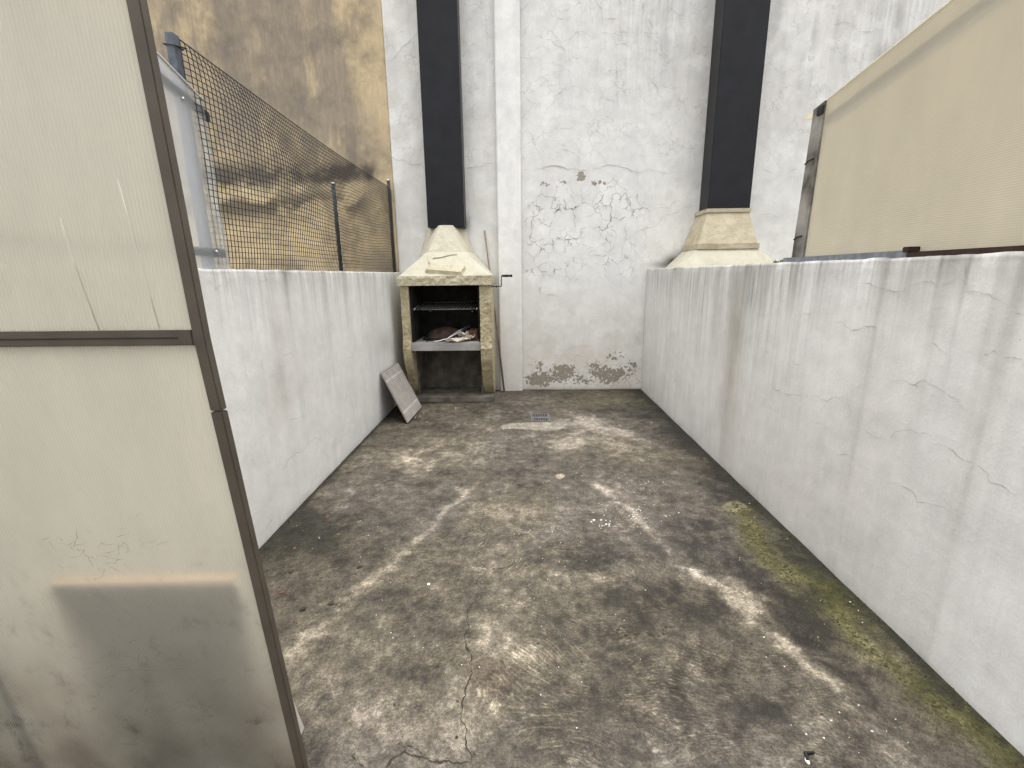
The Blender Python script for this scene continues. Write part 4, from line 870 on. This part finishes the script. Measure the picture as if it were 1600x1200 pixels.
tag(gt.build('grit', simple('grit', (.07, .06, .045), .95, .6, 90)), 'dark grit and crumbs lying on the concrete', 'grit', None, 'stuff')
# ------------------------------------------------------------------ litter on the floor
def chip(mb, x, y, r, th=.0015, k=None):
    n = k or random.randint(4, 7); a0 = random.uniform(0, 6.28); z = floor_z(x, y)+.0006; st = random.uniform(.4, 1); ro = random.uniform(0, 3.14)
    P = []
    for j in range(n):
        a = a0+2*math.pi*j/n; rr = r*random.uniform(.65, 1.15); u, w = rr*math.cos(a), rr*math.sin(a)*st
        P.append((x+u*math.cos(ro)-w*math.sin(ro), y+u*math.sin(ro)+w*math.cos(ro)))
    tl_ = random.uniform(0, .25)
    mb.add([(p, q, z) for p, q in P]+[(p, q, z+th+max(0, (p-x))*tl_) for p, q in P], [tuple(range(n, 2*n))]+[(j, (j+1) % n, n+(j+1) % n, n+j) for j in range(n)])
fm = MB(); random.seed(5)
for cx, cy, sx, sy, n, r in [(960, 740, 90, 60, 75, .005), (1000, 800, 60, 40, 30, .0055), (830, 820, 60, 30, 26, .005), (850, 860, 120, 50, 30, .0045), (945, 817, 9, 5, 16, .010), (925, 814, 4, 2, 4, .011), (987, 807, 6, 3, 6, .009), (1000, 797, 5, 6, 4, .009), (700, 660, 80, 25, 22, .007), (1250, 960, 110, 80, 26, .006), (1150, 850, 120, 90, 26, .005), (850, 1010, 160, 90, 30, .004), (520, 850, 100, 60, 18, .005), (1350, 1150, 100, 40, 14, .006), (560, 960, 110, 90, 16, .004), (640, 652, 14, 5, 8, .010)]:
    for k in range(n):
        p = hit(cx+random.gauss(0, sx*.6), cy+random.gauss(0, sy*.6), 2, 0)
        if XL+.03 < p[0] < XR-.03 and .9 < p[1] < D-.05 and (n < 20 or random.random() < .7): chip(fm, p[0], p[1], r*random.uniform(.3, 1.0)*(1 if p[1] > 2.6 else .75))
for a, c, r in [(670, 912, .011), (712, 637, .012), (400, 873, .012), (656, 650, .012), (662, 645, .01), (1018, 660, .008)]:
    p = hit(a, c, 2, 0); chip(fm, p[0], p[1], r)
tag(fm.build('paint_flakes', MAT['flake']), 'white paint flakes scattered over the stained concrete', 'flakes', None, 'stuff')
dm = MB()
for cx, cy, sx, sy, n, r in [(520, 860, 120, 90, 40, .006), (760, 890, 60, 40, 10, .006), (1150, 960, 250, 120, 40, .005), (990, 985, 50, 8, 26, .010), (740, 645, 90, 12, 16, .010), (800, 1000, 220, 120, 26, .005)]:
    for k in range(n):
        p = hit(cx+random.gauss(0, sx*.6), cy+random.gauss(0, sy*.6), 2, 0)
        if XL+.03 < p[0] < XR-.03 and .9 < p[1] < D-.05: chip(dm, p[0], p[1], r*random.uniform(.5, 1.4))
for k in range(150):
    side = random.random() < .5; y_ = .95+random.random()**1.6*4.9; x_ = (XL+.008+abs(random.gauss(0, .03))) if side else (XR-.008-abs(random.gauss(0, .03)))
    if not side or y_ > 1.6: chip(dm, x_, y_, random.uniform(.003, .009), .003)
for a, c in [(562, 885), (473, 950), (455, 892), (517, 942)]:
    p = hit(a, c, 2, 0); chip(dm, p[0], p[1], .017, .004, 6)
tag(dm.build('leaf_litter', MAT['dead_leaf']), 'dark crumbs and dead leaves scattered on the floor', 'litter', None, 'stuff')
for a, c, lb in [(512, 807, 'larger terracotta chip on the dark floor near the left wall'), (460, 856, 'small terracotta crumb close to the foot of the left wall'), (440, 925, 'terracotta chip on the floor beside the brown screen frame')]:
    p = hit(a, c, 2, 0); cm = MB(); chip(cm, p[0], p[1], .013, .005, 5); tag(cm.build('terracotta_chip', MAT['terracotta']), lb, 'chip', 'terracotta chips on the floor')
sc_ = empty('plastic_scrap', tuple(hit(1262, 1188, 2, 0))); tag(sc_, 'torn black and white plastic scrap on the mossy floor', 'scrap')
p = hit(1262, 1190, 2, 0); q = hit(1258, 1178, 2, 0)
cm = MB(); chip(cm, p[0], p[1], .013, .003, 5); child(cm.build('white_piece', MAT['flake']), sc_)
cm = MB(); cm.tube([(q[0]-.004, q[1]-.02, floor_z(q[0], q[1])+.004), (q[0], q[1], floor_z(q[0], q[1])+.005), (q[0]+.03, q[1]+.003, floor_z(q[0], q[1])+.004)], [.005, .006, .004], 5); child(cm.build('black_strip', MAT['black']), sc_)
